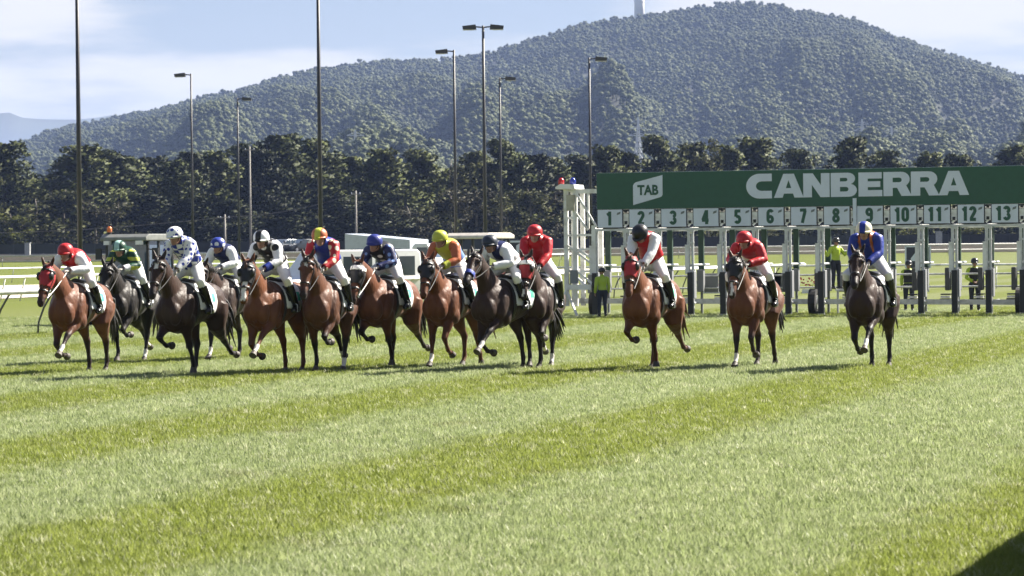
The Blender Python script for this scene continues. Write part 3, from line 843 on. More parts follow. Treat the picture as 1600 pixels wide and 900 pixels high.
def number_mesh(txt, h, xs, mt, th=.225):
    b = MB(); wd = len(txt) * .56 + (len(txt) - 1) * .10; z = 0.0
    for k, ch in enumerate(txt):
        for pth, c in DIG[ch]:
            stroke(b, [((x + k * .66 - wd / 2) * h * xs, (y - .5) * h) for x, y in pth], th * h, c, z); z += .0012
    return b.mesh('number', mt, fix=False)

# ------------------------------------------------------------------ starting gate
GTH = R(16.0)
g0 = GX(935, 93.0)
gate = thing('starting_gate', 'long white starting gate with green CANBERRA header board and thirteen numbered stalls', 'starting gate', (g0.x, g0.y, 0), -GTH)
SP = 1.03; U0 = 0.42; NS = 16
UE = U0 + (NS - 0.5) * SP
ZB, ZM, ZT = 2.82, 3.40, 4.54
MB().box((UE / 2, 0, (ZM + ZT) / 2), (UE, 0.10, ZT - ZM)).build('header_board', sign_green, gate)
frame = MB()
for z in (ZM + 0.02, ZT - 0.02): frame.bar((0, 0.09, z), (UE, 0.09, z), 0.06)
for k in range(9): frame.bar((k * UE / 8, 0.09, ZM), (k * UE / 8, 0.09, ZT), 0.06)
frame.build('header_frame', white_paint, gate)
hb = gate.children[0]
def front(o, u, z, y=-0.056):
    o.location = (u, y, z); o.rotation_euler = (R(90), 0, 0)
    return o
# CANBERRA
x = 0.0; adv = []
for ch in 'CANBERRA':
    adv.append(x); x += GLY[ch][0] - (0.06 if ch in 'AR' else 0.0) + 0.05
tot = x - 0.05
xa = 4.80; xb = 11.66   # along the board, from the photograph
hgt_l = 0.74; kx = (xb - xa) / tot
for ch, xo in zip('CANBERRA', adv):
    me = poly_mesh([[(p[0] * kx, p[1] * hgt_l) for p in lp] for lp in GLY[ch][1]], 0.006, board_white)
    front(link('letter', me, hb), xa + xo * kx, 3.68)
# betting tag logo
tagp = [(0.0, 0.0), (0.0, 0.66), (0.03, 0.72), (0.09, 0.77), (0.95, 1.0), (0.95, 0.34), (0.92, 0.28), (0.86, 0.25)]
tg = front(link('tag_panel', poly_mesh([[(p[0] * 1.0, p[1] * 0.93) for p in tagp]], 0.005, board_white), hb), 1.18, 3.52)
tl = link('lettering', font_mesh('TAB', 0.42, 0.016, 0.86, 0.004, sign_green), tg); tl.location = (0.48, 0.45, 0.012)
# numbers
lp_ = MB(); 
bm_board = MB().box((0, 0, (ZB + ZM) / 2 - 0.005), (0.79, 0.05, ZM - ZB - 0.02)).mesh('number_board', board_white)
mk = poly_mesh([[(0, 0), (0.02, 0.075), (0.13, 0.11), (0.11, 0.035)]], 0.004, mat('logo_grey', (0.16, 0.19, 0.20), 0.5))
for i in range(1, NS):
    u = U0 + (i - 1) * SP
    nb = link('number_board', bm_board, gate); nb.location = (u, -0.04, 0)
    fm = front(link('number', number_mesh(str(i), 0.44, 0.86 if i < 10 else 0.84, sign_green), nb), -0.02 if i < 10 else -0.06, (ZB + ZM) / 2, -0.028)
    front(link('logo_mark', mk, nb), 0.225, 3.21, -0.030)
    link('board_backing', MB().box((0, 0.035, (ZB + ZM) / 2 - 0.005), (0.86, 0.02, ZM - ZB)).mesh('board_backing', black_paint), nb)
    # open shutter edge under the board
    MB().box((0.02, -0.01, ZB - 0.02), (0.5, 0.05, 0.035)).build('latch_bar', black_paint, nb)
# beams
MB().bar((-0.05, -0.02, ZB - 0.07), (UE, -0.02, ZB - 0.07), 0.09, 0.07).build('front_beam', galv, gate)
MB().bar((-0.05, 2.75, ZB - 0.07), (UE, 2.75, ZB - 0.07), 0.09, 0.10).build('rear_beam', white_paint, gate)
MB().bar((-0.05, 0.2, ZM - 0.1), (UE, 0.2, ZM - 0.1), 0.06, 0.06).build('upper_beam', white_paint, gate)
m_post = MB().box((-0.01, 0, ZB / 2 - 0.05), (0.085, 0.07, ZB - 0.1)).box((0.105, 0.03, ZB / 2 - 0.05), (0.075, 0.07, ZB - 0.1)).box((0.045, 0.0, 2.32), (0.22, 0.08, 0.06)).box((0.045, 0.0, ZB - 0.14), (0.22, 0.085, 0.06)).mesh('stall_post', galv)
m_gap = MB().box((0, 0, 3.08), (0.17, 0.03, 0.34)).box((0.0, -0.02, 3.02), (0.10, 0.02, 0.14)).mesh('gap_plate', white_paint)
m_brace = MB().bar((-0.06, -0.02, 2.84), (0.06, -0.02, 2.96), 0.05, 0.05).mesh('gap_brace', white_paint)
m_sleeve = MB().box((-0.085, -0.03, 1.80), (0.12, 0.06, 0.92)).mesh('gate_hinge_sleeve', white_paint)
m_pad = MB().box((-0.02, 0.0, 0.74), (0.17, 0.18, 1.30)).mesh('post_pad', black_paint)
greyp = mat('partition_grey', (0.20, 0.21, 0.22), 0.6, var=0.05, scale=2.0)
dark_grey = mat('dark_grey_pad', (0.055, 0.057, 0.058), 0.6)
m_part = bevel_mesh(MB().box((-0.50, 2.25, 1.10), (0.15, 0.45, 0.72)).mesh('partition', dark_grey), 0.04)
m_rail1 = MB().tube([(0, 0.05, 1.62), (0, 2.7, 1.62)], 0.035, 8).tube([(0, 0.05, 0.42), (0, 2.7, 0.42)], 0.035, 8).mesh('partition_rail', galv)
m_grn = bevel_mesh(MB().box((-0.24, 2.6, 2.12), (0.18, 0.16, 1.32)).mesh('green_pad', pad_green), 0.03)
m_box = bevel_mesh(MB().box((-0.24, 2.5, 1.10), (0.22, 0.25, 0.72)).mesh('lock_box', greyp), 0.02)
m_rrail = MB().tube([(-SP * .5, 2.85, 0.85), (SP * .5, 2.85, 0.85)], .03, 8).tube([(-SP * .5, 2.85, 1.25), (SP * .5, 2.85, 1.25)], .03, 8).mesh('rear_rail', galv)
m_rpan = bevel_mesh(MB().box((-0.02, 2.9, 1.02), (0.46, 0.05, 0.62)).mesh('rear_panel', greyp), 0.02)
m_gpost = MB().box((-0.24, 2.62, 0.40), (0.07, 0.07, 1.0)).mesh('pad_post', greyp)
m_rear = MB().box((-0.26, 2.80, ZB / 2), (0.07, 0.07, ZB)).mesh('rear_post', greyp)
m_leaf = bevel_mesh(MB().box((0.17, -0.20, 1.0), (0.05, 0.34, 0.85)).mesh('front_door', greyp), 0.02)
m_step = MB().box((-0.55, 2.2, 0.62), (0.30, 0.5, 0.04)).box((-0.55, 2.1, 0.46), (0.32, 0.5, 0.06)).mesh('step', black_paint)
m_step2 = MB().box((-0.55, 2.2, 0.54), (0.30, 0.5, 0.06)).mesh('step_edge', white_paint)
for i in range(0, NS):
    u = U0 + (i - 0.5) * SP
    def pt(nm, me, du=0.0, **k):
        o = link(nm, me, gate); o.location = (u + du, 0, 0); return o
    if i > 0:
        pt('gap_plate', m_gap); pt('gap_brace', m_brace)
        for zz_ in (2.97, 3.33): 
            MB().box((0.0, -0.045, zz_), (0.09, 0.02, 0.10)).build('gap_hole', black_paint, gate).location = (u, 0, 0)
    pt('stall_post', m_post, -0.04); pt('gate_hinge_sleeve', m_sleeve, -0.02)
    pt('post_pad', m_pad, 0.02); pt('partition', m_part); pt('partition_rail', m_rail1)
    pt('green_pad', m_grn, 0.02); pt('lock_box', m_box, 0.02); pt('rear_post', m_rear)
    pt('front_door', m_leaf, 0.0); pt('pad_post', m_gpost, 0.02); pt('rear_rail', m_rrail);
    if i % 3 != 1 and i not in (9, 10, 11, 12): pt('rear_panel', m_rpan, 0.06 if i % 2 else -0.75);
    pt('step', m_step); pt('step_edge', m_step2)
    MB().bar((0, 0.1, ZB - 0.05), (0, 2.75, ZB - 0.05), 0.07).build('roof_beam', white_paint, gate).location = (u, 0, 0)
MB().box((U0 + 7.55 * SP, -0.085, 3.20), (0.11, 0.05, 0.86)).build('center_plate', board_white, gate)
# lattice end tower
tw_ = MB()
for ux in (-1.02, -0.72, -0.12):
    for vy in (0.0, 0.9):
        MB().bar((ux, vy, 0.35), (ux, vy, 4.05 if ux < -0.5 else 2.9), 0.135, 0.12).build('tower_post', white_paint, gate)
for z in (0.95, 1.45, 2.15, 2.60, 3.15, 3.70, 4.0):
    b = MB()
    for vy in (0.0, 0.9):
        b.bar((-1.02, vy, z), (-0.66 if z > 2.9 else -0.06, vy, z), 0.06)
    b.bar((-1.02, 0, z), (-1.02, 0.9, z), 0.06)
    b.build('tower_rung', white_paint, gate)
for a, b2 in (((-0.72, 4.0), (-0.02, 2.85)), ((-0.72, 3.35), (-0.3, 2.75)), ((-1.0, 2.30), (-0.1, 1.62)), ((-0.72, 2.2), (-0.1, 1.8)), ((-1.0, 1.55), (-0.1, 0.75)), ((-0.72, 1.5), (-0.1, 1.0))):
    MB().bar((a[0], -0.05, a[1]), (b2[0], -0.05, b2[1]), 0.07, 0.06).build('tower_brace', white_paint, gate)
MB().bar((-0.72, 0.0, 3.98), (0.0, 0.0, 3.98), 0.09, 0.14).build('tower_arm', white_paint, gate)
MB().bar((-0.30, 0.0, 2.8), (-0.30, 0.0, 3.98), 0.07).build('tower_arm_post', white_paint, gate)
MB().box((-0.84, -0.09, 3.62), (0.26, 0.12, 0.5)).build('control_box', mat('beige_box', (0.42, 0.40, 0.32), 0.6), gate)
MB().prism([(-1.30, 0), (-0.66, 0), (-0.70, 0.14), (-1.14, 0.16), (-1.3, 0.06)], (0, -0.25, 4.06), (1, 0, 0), (0, 0, 1), (0, 1, 0), 1.2).build('tower_cap', white_paint, gate)
for ux, c, nm in ((-1.2, (0.45, 0.02, 0.02), 'red_beacon'), (-0.82, (0.03, 0.05, 0.35), 'blue_beacon')):
    MB().tube([(ux, 0.1, 4.20), (ux, 0.1, 4.34), (ux, 0.1, 4.42)], [0.10, 0.10, 0.05], 12).build(nm, mat(nm, c, 0.2), gate, smooth=True)
MB().box((-0.56, -0.12, 0.95), (0.78, 0.2, 0.16)).build('tow_beam', white_paint, gate)
MB().box((-0.76, -0.06, 1.28), (0.26, 0.1, 0.42)).build('junction_box', greyp, gate)
for ux in (-0.45, 6.6, 13.0):
    wb = MB(); wb.tube([(ux, 0.9, 0.42), (ux + 0.22, 0.9, 0.42)], 0.42, 20)
    wo = wb.build('wheel', rubber, gate, smooth=False)
    MB().tube([(ux - 0.01, 0.9, 0.42), (ux + 0.235, 0.9, 0.42)], 0.22, 16).build('rim', rim_grey, wo)
MB().bar((-1.0, 0.9, 0.5), (UE, 0.9, 0.36), 0.12, 0.16).build('chassis_beam', galv, gate)
for s in (-1, 1): MB().bar((-1.0, -0.1, 0.85), (-1.0 + s * 0.45, -0.5, 0.02), 0.06).build('jack_leg', white_paint, gate)

# ------------------------------------------------------------------ course number boards
def course_board(px, top, bot, wpx, d, ch, label, zb=None):
    a = P(px, top, d); b = P(px, bot, d); wd = wpx * d / F; h = a.z - b.z
    t = thing('course_number_board', label, 'sign', (a.x, a.y, ground_z(d)), R(-4))
    zb = b.z - ground_z(d)
    pn = bevel_mesh(MB().box((0, 0, zb + h / 2), (wd, 0.06, h)).mesh('panel', navy_board), 0.02)
    link('panel', pn, t)
    fr_ = MB()
    fr_.bar((-wd / 2, -0.04, zb + h - 0.03), (wd / 2, -0.04, zb + h - 0.03), 0.05, 0.07)
    fr_.bar((-wd / 2 + 0.03, -0.04, zb), (-wd / 2 + 0.03, -0.04, zb + h), 0.07, 0.05).bar((wd / 2 - 0.03, -0.04, zb), (wd / 2 - 0.03, -0.04, zb + h), 0.07, 0.05)
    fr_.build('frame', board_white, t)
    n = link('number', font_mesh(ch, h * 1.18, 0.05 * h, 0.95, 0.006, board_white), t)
    n.location = (0.0, -0.045, zb + h * 0.46); n.rotation_euler = (R(90), 0, 0)
    for s in (-0.4, 0.4): MB().bar((s * wd, 0.08, -0.1), (s * wd, 0.08, zb + h * 0.9), 0.08).build('post', galv, t)
course_board(823, 376, 436, 66, 104, '2', 'navy board with big white 2 behind the jockey in red')
course_board(1434, 384, 419, 40, 138, '4', 'navy board with white 4 seen through stall ten')

# ------------------------------------------------------------------ vehicles
def wheel(parent, x, y, r, wd, rr=0.6):
    s = 1 if y > 0 else -1
    b = MB(); b.tube([(x, y - wd / 2, r), (x, y - wd * .35, r), (x, y + wd * .35, r), (x, y + wd / 2, r)], [r * .92, r, r, r * .92], 24)
    o = b.build('wheel', rubber, parent)
    MB().tube([(x, y + s * wd * .3, r), (x, y + s * (wd / 2 + 0.012), r)], [r * rr, r * rr * .9], 20).build('rim', rim_grey, o)
    MB().tube([(x, y + s * wd * .4, r), (x, y + s * (wd / 2 + 0.03), r)], r * .16, 10).build('hub', galv, o)
    return o
def mirror(b_m):
    return b_m
def panel_on(parent, name, quad, mt, push, th=0.012):
    """thin panel on a body face: quad corners in order, pushed out along its normal"""
    q = [Vector(p) for p in quad]
    n = (q[1] - q[0]).cross(q[2] - q[0]).normalized() * push
    n1 = n.normalized() * (abs(push) + th)
    if push < 0: n1 = -n.normalized() * (abs(push) + th) * -1
    a = [p - n.normalized() * 0.02 for p in q]; c = [p + n for p in q]
    MBx = MB(); MBx.add(a + c, [(3, 2, 1, 0), (4, 5, 6, 7), (0, 1, 5, 4), (1, 2, 6, 5), (2, 3, 7, 6), (3, 0, 4, 7)])
    return MBx.build(name, mt, parent)
paint_white = mat('vehicle_white', (0.80, 0.80, 0.78), 0.25, var=0.03, coat=0.6)
paint_silver = mat('vehicle_silver', (0.45, 0.47, 0.49), 0.3, 0.6, var=0.05, coat=0.6)
paint_dark = mat('vehicle_charcoal', (0.04, 0.045, 0.05), 0.3, var=0.05, coat=0.6)
lampw = mat('headlight_lens', (0.75, 0.76, 0.78), 0.1)
lampr = mat('tail_lens', (0.35, 0.02, 0.015), 0.2)
def vehicle(name, label, cat, loc, rz, prof, W, paint, wheels, side_win, screen, group=None, wr=0.34):
    t = thing(name, label, cat, loc, rz, group)
    b = MB().prism(prof, (0, W / 2, 0), (1, 0, 0), (0, 0, 1), (0, -1, 0), W)
    me = bevel_mesh(b.mesh('body', paint), 0.07, 3, 25)
    me.polygons.foreach_set('use_smooth', [True] * len(me.polygons))
    bo = link('body', me, t)
    for x in wheels:
        for s in (-1, 1):
            wheel(t, x, s * (W / 2 - 0.11), wr, 0.24)
            # wheel arch
            MB().tube([(x, s * (W / 2 - 0.10), wr + .02), (x, s * (W / 2 + 0.004), wr + .02)], wr * 1.17, 22).build('wheel_arch', rubber, t)
    for sw in side_win:
        for s in (-1, 1):
            q = [(p[0], s * W / 2, p[1]) for p in (sw if s < 0 else list(reversed(sw)))]
            panel_on(t, 'side_window', q, glass_mat, 0.006)
    (x0, z0, x1, z1) = screen
    q = [(x1, -W / 2 + .14, z1), (x1, W / 2 - .14, z1), (x0, W / 2 - .20, z0), (x0, -W / 2 + .20, z0)]
    panel_on(t, 'windscreen', q, pale_glass, 0.008)
    xf = max(p[0] for p in prof); xr = min(p[0] for p in prof)
    for s in (-1, 1):
        MB().box((xf - 0.03, s * (W / 2 - 0.24), 0.82), (0.10, 0.30, 0.18)).build('headlight', lampw, t)
        MB().box((xr + 0.02, s * (W / 2 - 0.12), 0.95), (0.08, 0.14, 0.36)).build('tail_light', lampr, t)
        mo = MB().box((x1 - 0.1, s * (W / 2 + 0.15), z1 + 0.12), (0.12, 0.18, 0.26)).bar((x1 - 0.1, s * (W / 2 - 0.02), z1 + 0.05), (x1 - 0.1, s * (W / 2 + 0.1), z1 + 0.08), 0.05)
        mo.build('door_mirror', black_paint, t)
    MB().box((xf + 0.01, 0, 0.45), (0.12, W * 0.92, 0.22)).build('bumper', black_paint, t)
    MB().box((xf + 0.005, 0, 0.78), (0.06, W * 0.45, 0.16)).build('grille', black_paint, t)
    return t
def heading(psi_left):   # facing the camera, turned to picture-left by psi degrees
    return math.atan2(-math.cos(R(psi_left)), -math.sin(R(psi_left)))
VAN = [(-2.6, .35), (-2.62, 1.2), (-2.55, 2.12), (-2.4, 2.22), (1.05, 2.22), (1.30, 2.12), (1.95, 1.32), (2.50, 1.10), (2.60, .75), (2.58, .35)]
p = GX(540, 104)
vehicle('white_van', 'long white van parked behind the jockeys in red sleeves and navy', 'van', (p.x, p.y, 0), heading(57), VAN, 1.92, paint_white, (-1.65, 1.70),
        [[(0.75, 1.30), (1.62, 1.30), (1.10, 1.98), (0.75, 1.98)], [(-0.55, 1.30), (0.62, 1.30), (0.62, 1.98), (-0.55, 1.98)], [(-2.3, 1.30), (-0.68, 1.30), (-0.68, 1.98), (-2.3, 1.98)]], (1.22, 2.08, 1.90, 1.36), wr=0.35)
CARP = [(-2.1, .32), (-2.15, .75), (-2.0, .98), (-1.55, 1.40), (-1.2, 1.50), (0.25, 1.50), (1.05, 1.00), (1.95, .86), (2.15, .62), (2.12, .32)]
CW = [[(-1.5, .98), (-.35, .98), (-.35, 1.40), (-1.3, 1.40)], [(-.25, .98), (.85, .98), (.2, 1.40), (-.25, 1.40)]]
for px, pt_, lab, ps in ((443, paint_silver, 'silver car parked on the bank beyond the white van', 40), (472, paint_dark, 'dark car parked on the bank beside the silver car', 50)):
    p = GX(px, 336, 1.6)
    vehicle('parked_car', lab, 'car', (p.x, p.y, ground_z(336) + 0.66), heading(ps), CARP, 1.8, pt_, (-1.3, 1.35), CW, (0.33, 1.44, 1.0, 1.05), 'cars parked on the bank', 0.32)
# box truck
p = GX(628, 172)
TRK = [(1.3, .5), (1.3, 2.45), (1.5, 2.62), (2.3, 2.62), (2.85, 1.75), (3.0, 1.2), (3.0, .5)]
tr = vehicle('horse_truck', 'white truck with pale sloping box body behind the navy-capped jockey', 'truck', (p.x, p.y, 0), heading(-62), TRK, 2.1, paint_white, (-1.6, 2.1), [[(1.65, 1.6), (2.7, 1.6), (2.3, 2.4), (1.65, 2.4)]], (2.33, 2.52, 2.82, 1.80), wr=0.45)
pale_blue = mat('pale_blue_panel', (0.50, 0.55, 0.62), 0.4, var=0.05)
me = bevel_mesh(MB().prism([(-3.2, .75), (-3.2, 3.25), (1.2, 2.85), (1.2, .75)], (0, 1.1, 0), (1, 0, 0), (0, 0, 1), (0, -1, 0), 2.2).mesh('box_body', pale_blue), 0.04)
link('box_body', me, tr)
for s in (-1, 1):
    for x in (-2.4, -1.0, 0.2): MB().box((x, s * 1.11, 2.2), (0.8, 0.03, 0.28)).build('vent_window', glass_mat, tr)
MB().box((-1, 0, .62), (4.4, .9, .16)).build('chassis', black_paint, tr)

def tractor(loc, rz, label, body, cabm, roofm, glazed=True, beacon=True):
    t = thing('tractor', label, 'tractor', loc, rz)
    # local x forward
    me = bevel_mesh(MB().prism([(0.25, .75), (0.25, 1.45), (1.55, 1.35), (1.75, 1.2), (1.75, .75)], (0, .36, 0), (1, 0, 0), (0, 0, 1), (0, -1, 0), .72).mesh('bonnet', body), 0.06, 3)
    link('bonnet', me, t)
    MB().box((1.77, 0, 1.02), (0.04, .5, .42)).build('grille', black_paint, t)
    MB().box((0.4, 0, .62), (2.4, .42, .3)).build('chassis', black_paint, t)
    for s in (-1, 1):
        wheel(t, -0.75, s * .72, .70, .42, .55); wheel(t, 1.2, s * .66, .46, .30, .55)
        me = bevel_mesh(MB().prism(arc(-0.75, .72, .86, .84, 150, 20, 8) + arc(-0.75, .72, .78, .76, 20, 150, 8), (0, s * .72 + .24, 0), (1, 0, 0), (0, 0, 1), (0, -1, 0), .48).mesh('mudguard', body), .01)
        link('mudguard', me, t)
        MB().box((1.78, s * .25, 1.26), (0.05, .16, .12)).build('headlight', lampw, t)
    for sx in (-1.15, -.35, .28):
        for s in (-1, 1):
            MB().bar((sx, s * .72, 1.2 if glazed else 1.0), (sx * .96, s * .70, 2.56), .07).build('cab_pillar', cabm, t)
    me = bevel_mesh(MB().prism([(-1.35, 2.54), (-1.35, 2.66), (-1.1, 2.74), (.35, 2.74), (.52, 2.64), (.52, 2.54)], (0, .80, 0), (1, 0, 0), (0, 0, 1), (0, -1, 0), 1.60).mesh('cab_roof', roofm), .03)
    link('cab_roof', me, t)
    if glazed:
        me = bevel_mesh(MB().prism([(-1.12, .9), (-1.12, 1.45), (.25, 1.45), (.25, .9)], (0, .74, 0), (1, 0, 0), (0, 0, 1), (0, -1, 0), 1.48).mesh('cab_base', body), .03)
        link('cab_base', me, t)
        for s in (-1, 1):
            q = [(-1.1, s * .715, 1.46), (-.40, s * .715, 1.46), (-.40, s * .70, 2.53), (-1.1, s * .70, 2.53)]
            panel_on(t, 'side_window', q if s < 0 else q[::-1], pale_glass, 0.004)
            q = [(-.30, s * .715, 1.0), (.25, s * .715, 1.0), (.25, s * .70, 2.53), (-.30, s * .70, 2.53)]
            panel_on(t, 'door_glass', q if s < 0 else q[::-1], pale_glass, 0.004)
            MB().box((.3, s * .98, 2.15), (.06, .2, .34)).bar((.28, s * .72, 2.3), (.3, s * .95, 2.25), .03).build('mirror', black_paint, t)
            MB().box((.5, s * .55, 2.48), (.12, .2, .12)).build('work_light', lampw, t)
        panel_on(t, 'windscreen', [(.30, -.66, 1.46), (.30, .66, 1.46), (.29, .66, 2.53), (.29, -.66, 2.53)], pale_glass, 0.004)
        panel_on(t, 'rear_window', [(-1.16, .66, 1.46), (-1.16, -.66, 1.46), (-1.14, -.66, 2.53), (-1.14, .66, 2.53)], pale_glass, 0.004)
    MB().box((-.55, 0, 1.15), (.5, .5, .12)).box((-.8, 0, 1.4), (.12, .5, .5)).build('seat', black_paint, t)
    MB().tube([(.9, .30, 1.35), (.9, .30, 2.05), (.86, .30, 2.2)], .045, 8).build('exhaust', black_paint, t)
    if beacon:
        MB().tube([(.3, -.6, 2.72), (.3, -.6, 2.80)], .06, 10).build('beacon_base', black_paint, t)
        MB().tube([(.3, -.6, 2.80), (.3, -.6, 2.93), (.3, -.6, 2.97)], [.075, .075, .04], 12).build('beacon', mat('orange_beacon', (.75, .20, .06), .25), t, smooth=True)
    return t
deep_green = mat('tractor_green', (0.016, 0.05, 0.024), 0.35, var=0.15, coat=0.3)
p = GX(208, 88)
tractor((p.x, p.y, 0), heading(24), 'dark green tractor with glazed cab and orange beacon beside the running rail', deep_green, black_paint, mat('cab_roof_grey', (0.20, 0.21, 0.20), 0.5))
maroon = mat('maroon_paint', (0.10, 0.02, 0.018), 0.4, var=0.15)
p = GX(742, 99)
tractor((p.x, p.y, 0), heading(30), 'maroon tractor with open canopy behind the yellow-capped jockey', maroon, black_paint, mat('canopy_cream', (0.62, 0.58, 0.52), 0.5), glazed=False, beacon=False)

# flower bed behind the gate
def flower_bed(px0, px1, d, hgt, label):
    a = gp(px0, d); b2 = gp(px1, d); L = (b2 - a).length
    t = thing('flower_bed', label, 'flower bed', a)
    lb = MB(); fl = MB(); rg = random.Random(px0)
    n = int(L * 5)
    for k in range(n):
        c = (b2 - a) * (k / n)
        cards(lb, (c.x, c.y + rg.uniform(-.2, .2), hgt * .5), hgt * .55, 10, .07, rg, .9)
        for _ in range(5):
            q = Vector((c.x + rg.uniform(-.12, .12), c.y - rg.uniform(.1, .35), hgt * rg.uniform(.5, 1.05)))
            s = .035; fl.add([q + Vector((-s, 0, -s)), q + Vector((s, 0, -s)), q + Vector((s, -.01, s)), q + Vector((-s, -.01, s))], [(0, 1, 2, 3)])
    lb.build('leaves', LEAF['olive'], t, fix=False); fl.build('blossom', mat('red_blossom', (.45, .06, .07), .6), t, fix=False)
    tim = MB().box((L / 2, -.35, .1), (L, .06, .2)).build('edging', white_paint, t); tim.rotation_euler = (0, 0, math.atan2(b2.y - a.y, b2.x - a.x))
flower_bed(1094, 1132, 141, .75, 'low bed of red flowers seen through stalls four and five')
flower_bed(1252, 1292, 138, .70, 'low bed of red flowers seen through stall seven')

# dark green mesh screen along the near edge of the course, just right of the view
n_ = Vector((math.cos(TH), -math.sin(TH), 0))
sb = thing('screen_fence', 'dark green mesh screen along the near edge of the turf', 'fence', (n_ * -1.16).to_tuple(), 0)
scr = mat('green_screen', (0.012, 0.03, 0.016), 0.8)
for k in range(0, 9):
    a = dirv * (10 + k * 2.4); b2 = dirv * (12.36 + k * 2.4)
    MB().bar((a.x, a.y, 1.33), (b2.x, b2.y, 1.33), 0.03, 2.6).build('screen_panel', scr, sb)
    MB().tube([(a.x, a.y, -0.1), (a.x, a.y, 2.7)], .03, 8).build('post', galv, sb)

# ------------------------------------------------------------------ remeshed figures
def remeshed(mb, voxel, smooth_it=3):
    """one continuous surface around all closed pieces of mb; returns numpy verts and quad/tri list"""
    me = mb.mesh('tmp', [], False, True)
    ob = bpy.data.objects.new('tmp', me); COL.objects.link(ob)
    r = ob.modifiers.new('r', 'REMESH'); r.mode = 'VOXEL'; r.voxel_size = voxel; r.adaptivity = 0.0
    if smooth_it:
        s = ob.modifiers.new('s', 'SMOOTH'); s.factor = 0.5; s.iterations = smooth_it
    dg = bpy.context.evaluated_depsgraph_get()
    m2 = bpy.data.meshes.new_from_object(ob.evaluated_get(dg))
    bpy.data.objects.remove(ob); bpy.data.meshes.remove(me)
    n = len(m2.vertices)
    V = np.empty(n * 3); m2.vertices.foreach_get('co', V); V = V.reshape(-1, 3)
    nn = np.empty(n * 3); m2.vertices.foreach_get('normal', nn); nn = nn.reshape(-1, 3)
    Fs = [tuple(p.vertices) for p in m2.polygons]
    bpy.data.meshes.remove(m2)
    return V, nn, Fs
def bone_fit(V, bones):
    """bones: (name, a, b, ra, rb) -> index of nearest bone, parameter along it"""
    best = np.full(len(V), 1e9); idx = np.zeros(len(V), int); par = np.zeros(len(V))
    for k, (nm, a, b, ra, rb) in enumerate(bones):
        a = np.array(a, float); b = np.array(b, float); ab = b - a; L2 = ab @ ab
        t = (V - a) @ ab / L2; tc_ = np.clip(t, 0, 1)
        d = np.linalg.norm(V - a - tc_[:, None] * ab, axis=1) - (ra + (rb - ra) * tc_)
        m = d < best; best[m] = d[m]; idx[m] = k; par[m] = t[m]
    return idx, par
def smooth_me(me):
    me.polygons.foreach_set('use_smooth', [True] * len(me.polygons)); me.update(); return me
def make_mesh(name, V, Fs, mats, mi=None):
    me = bpy.data.meshes.new(name); me.from_pydata(V.tolist(), [], Fs)
    for m in mats: me.materials.append(m)
    if mi is not None: me.polygons.foreach_set('material_index', mi)
    return smooth_me(me)
def shell(name, V, nn, Fs, fmask, off, mats, parent, mi=None, thick=0.0):
    """garment / strap lying on the body: the chosen faces lifted off the skin"""
    sel = [f for f, k in zip(Fs, fmask) if k]
    if not sel: return None
    used = sorted(set(i for f in sel for i in f)); mp_ = {v: i for i, v in enumerate(used)}
    W = V[used] + nn[used] * off
    me = make_mesh(name, W, [tuple(mp_[i] for i in f) for f in sel], mats, None if mi is None else [m for m, k in zip(mi, fmask) if k])
    o = link(name, me, parent)
    if thick:
        md = o.modifiers.new('thickness', 'SOLIDIFY'); md.thickness = thick; md.offset = 1.0
    return o

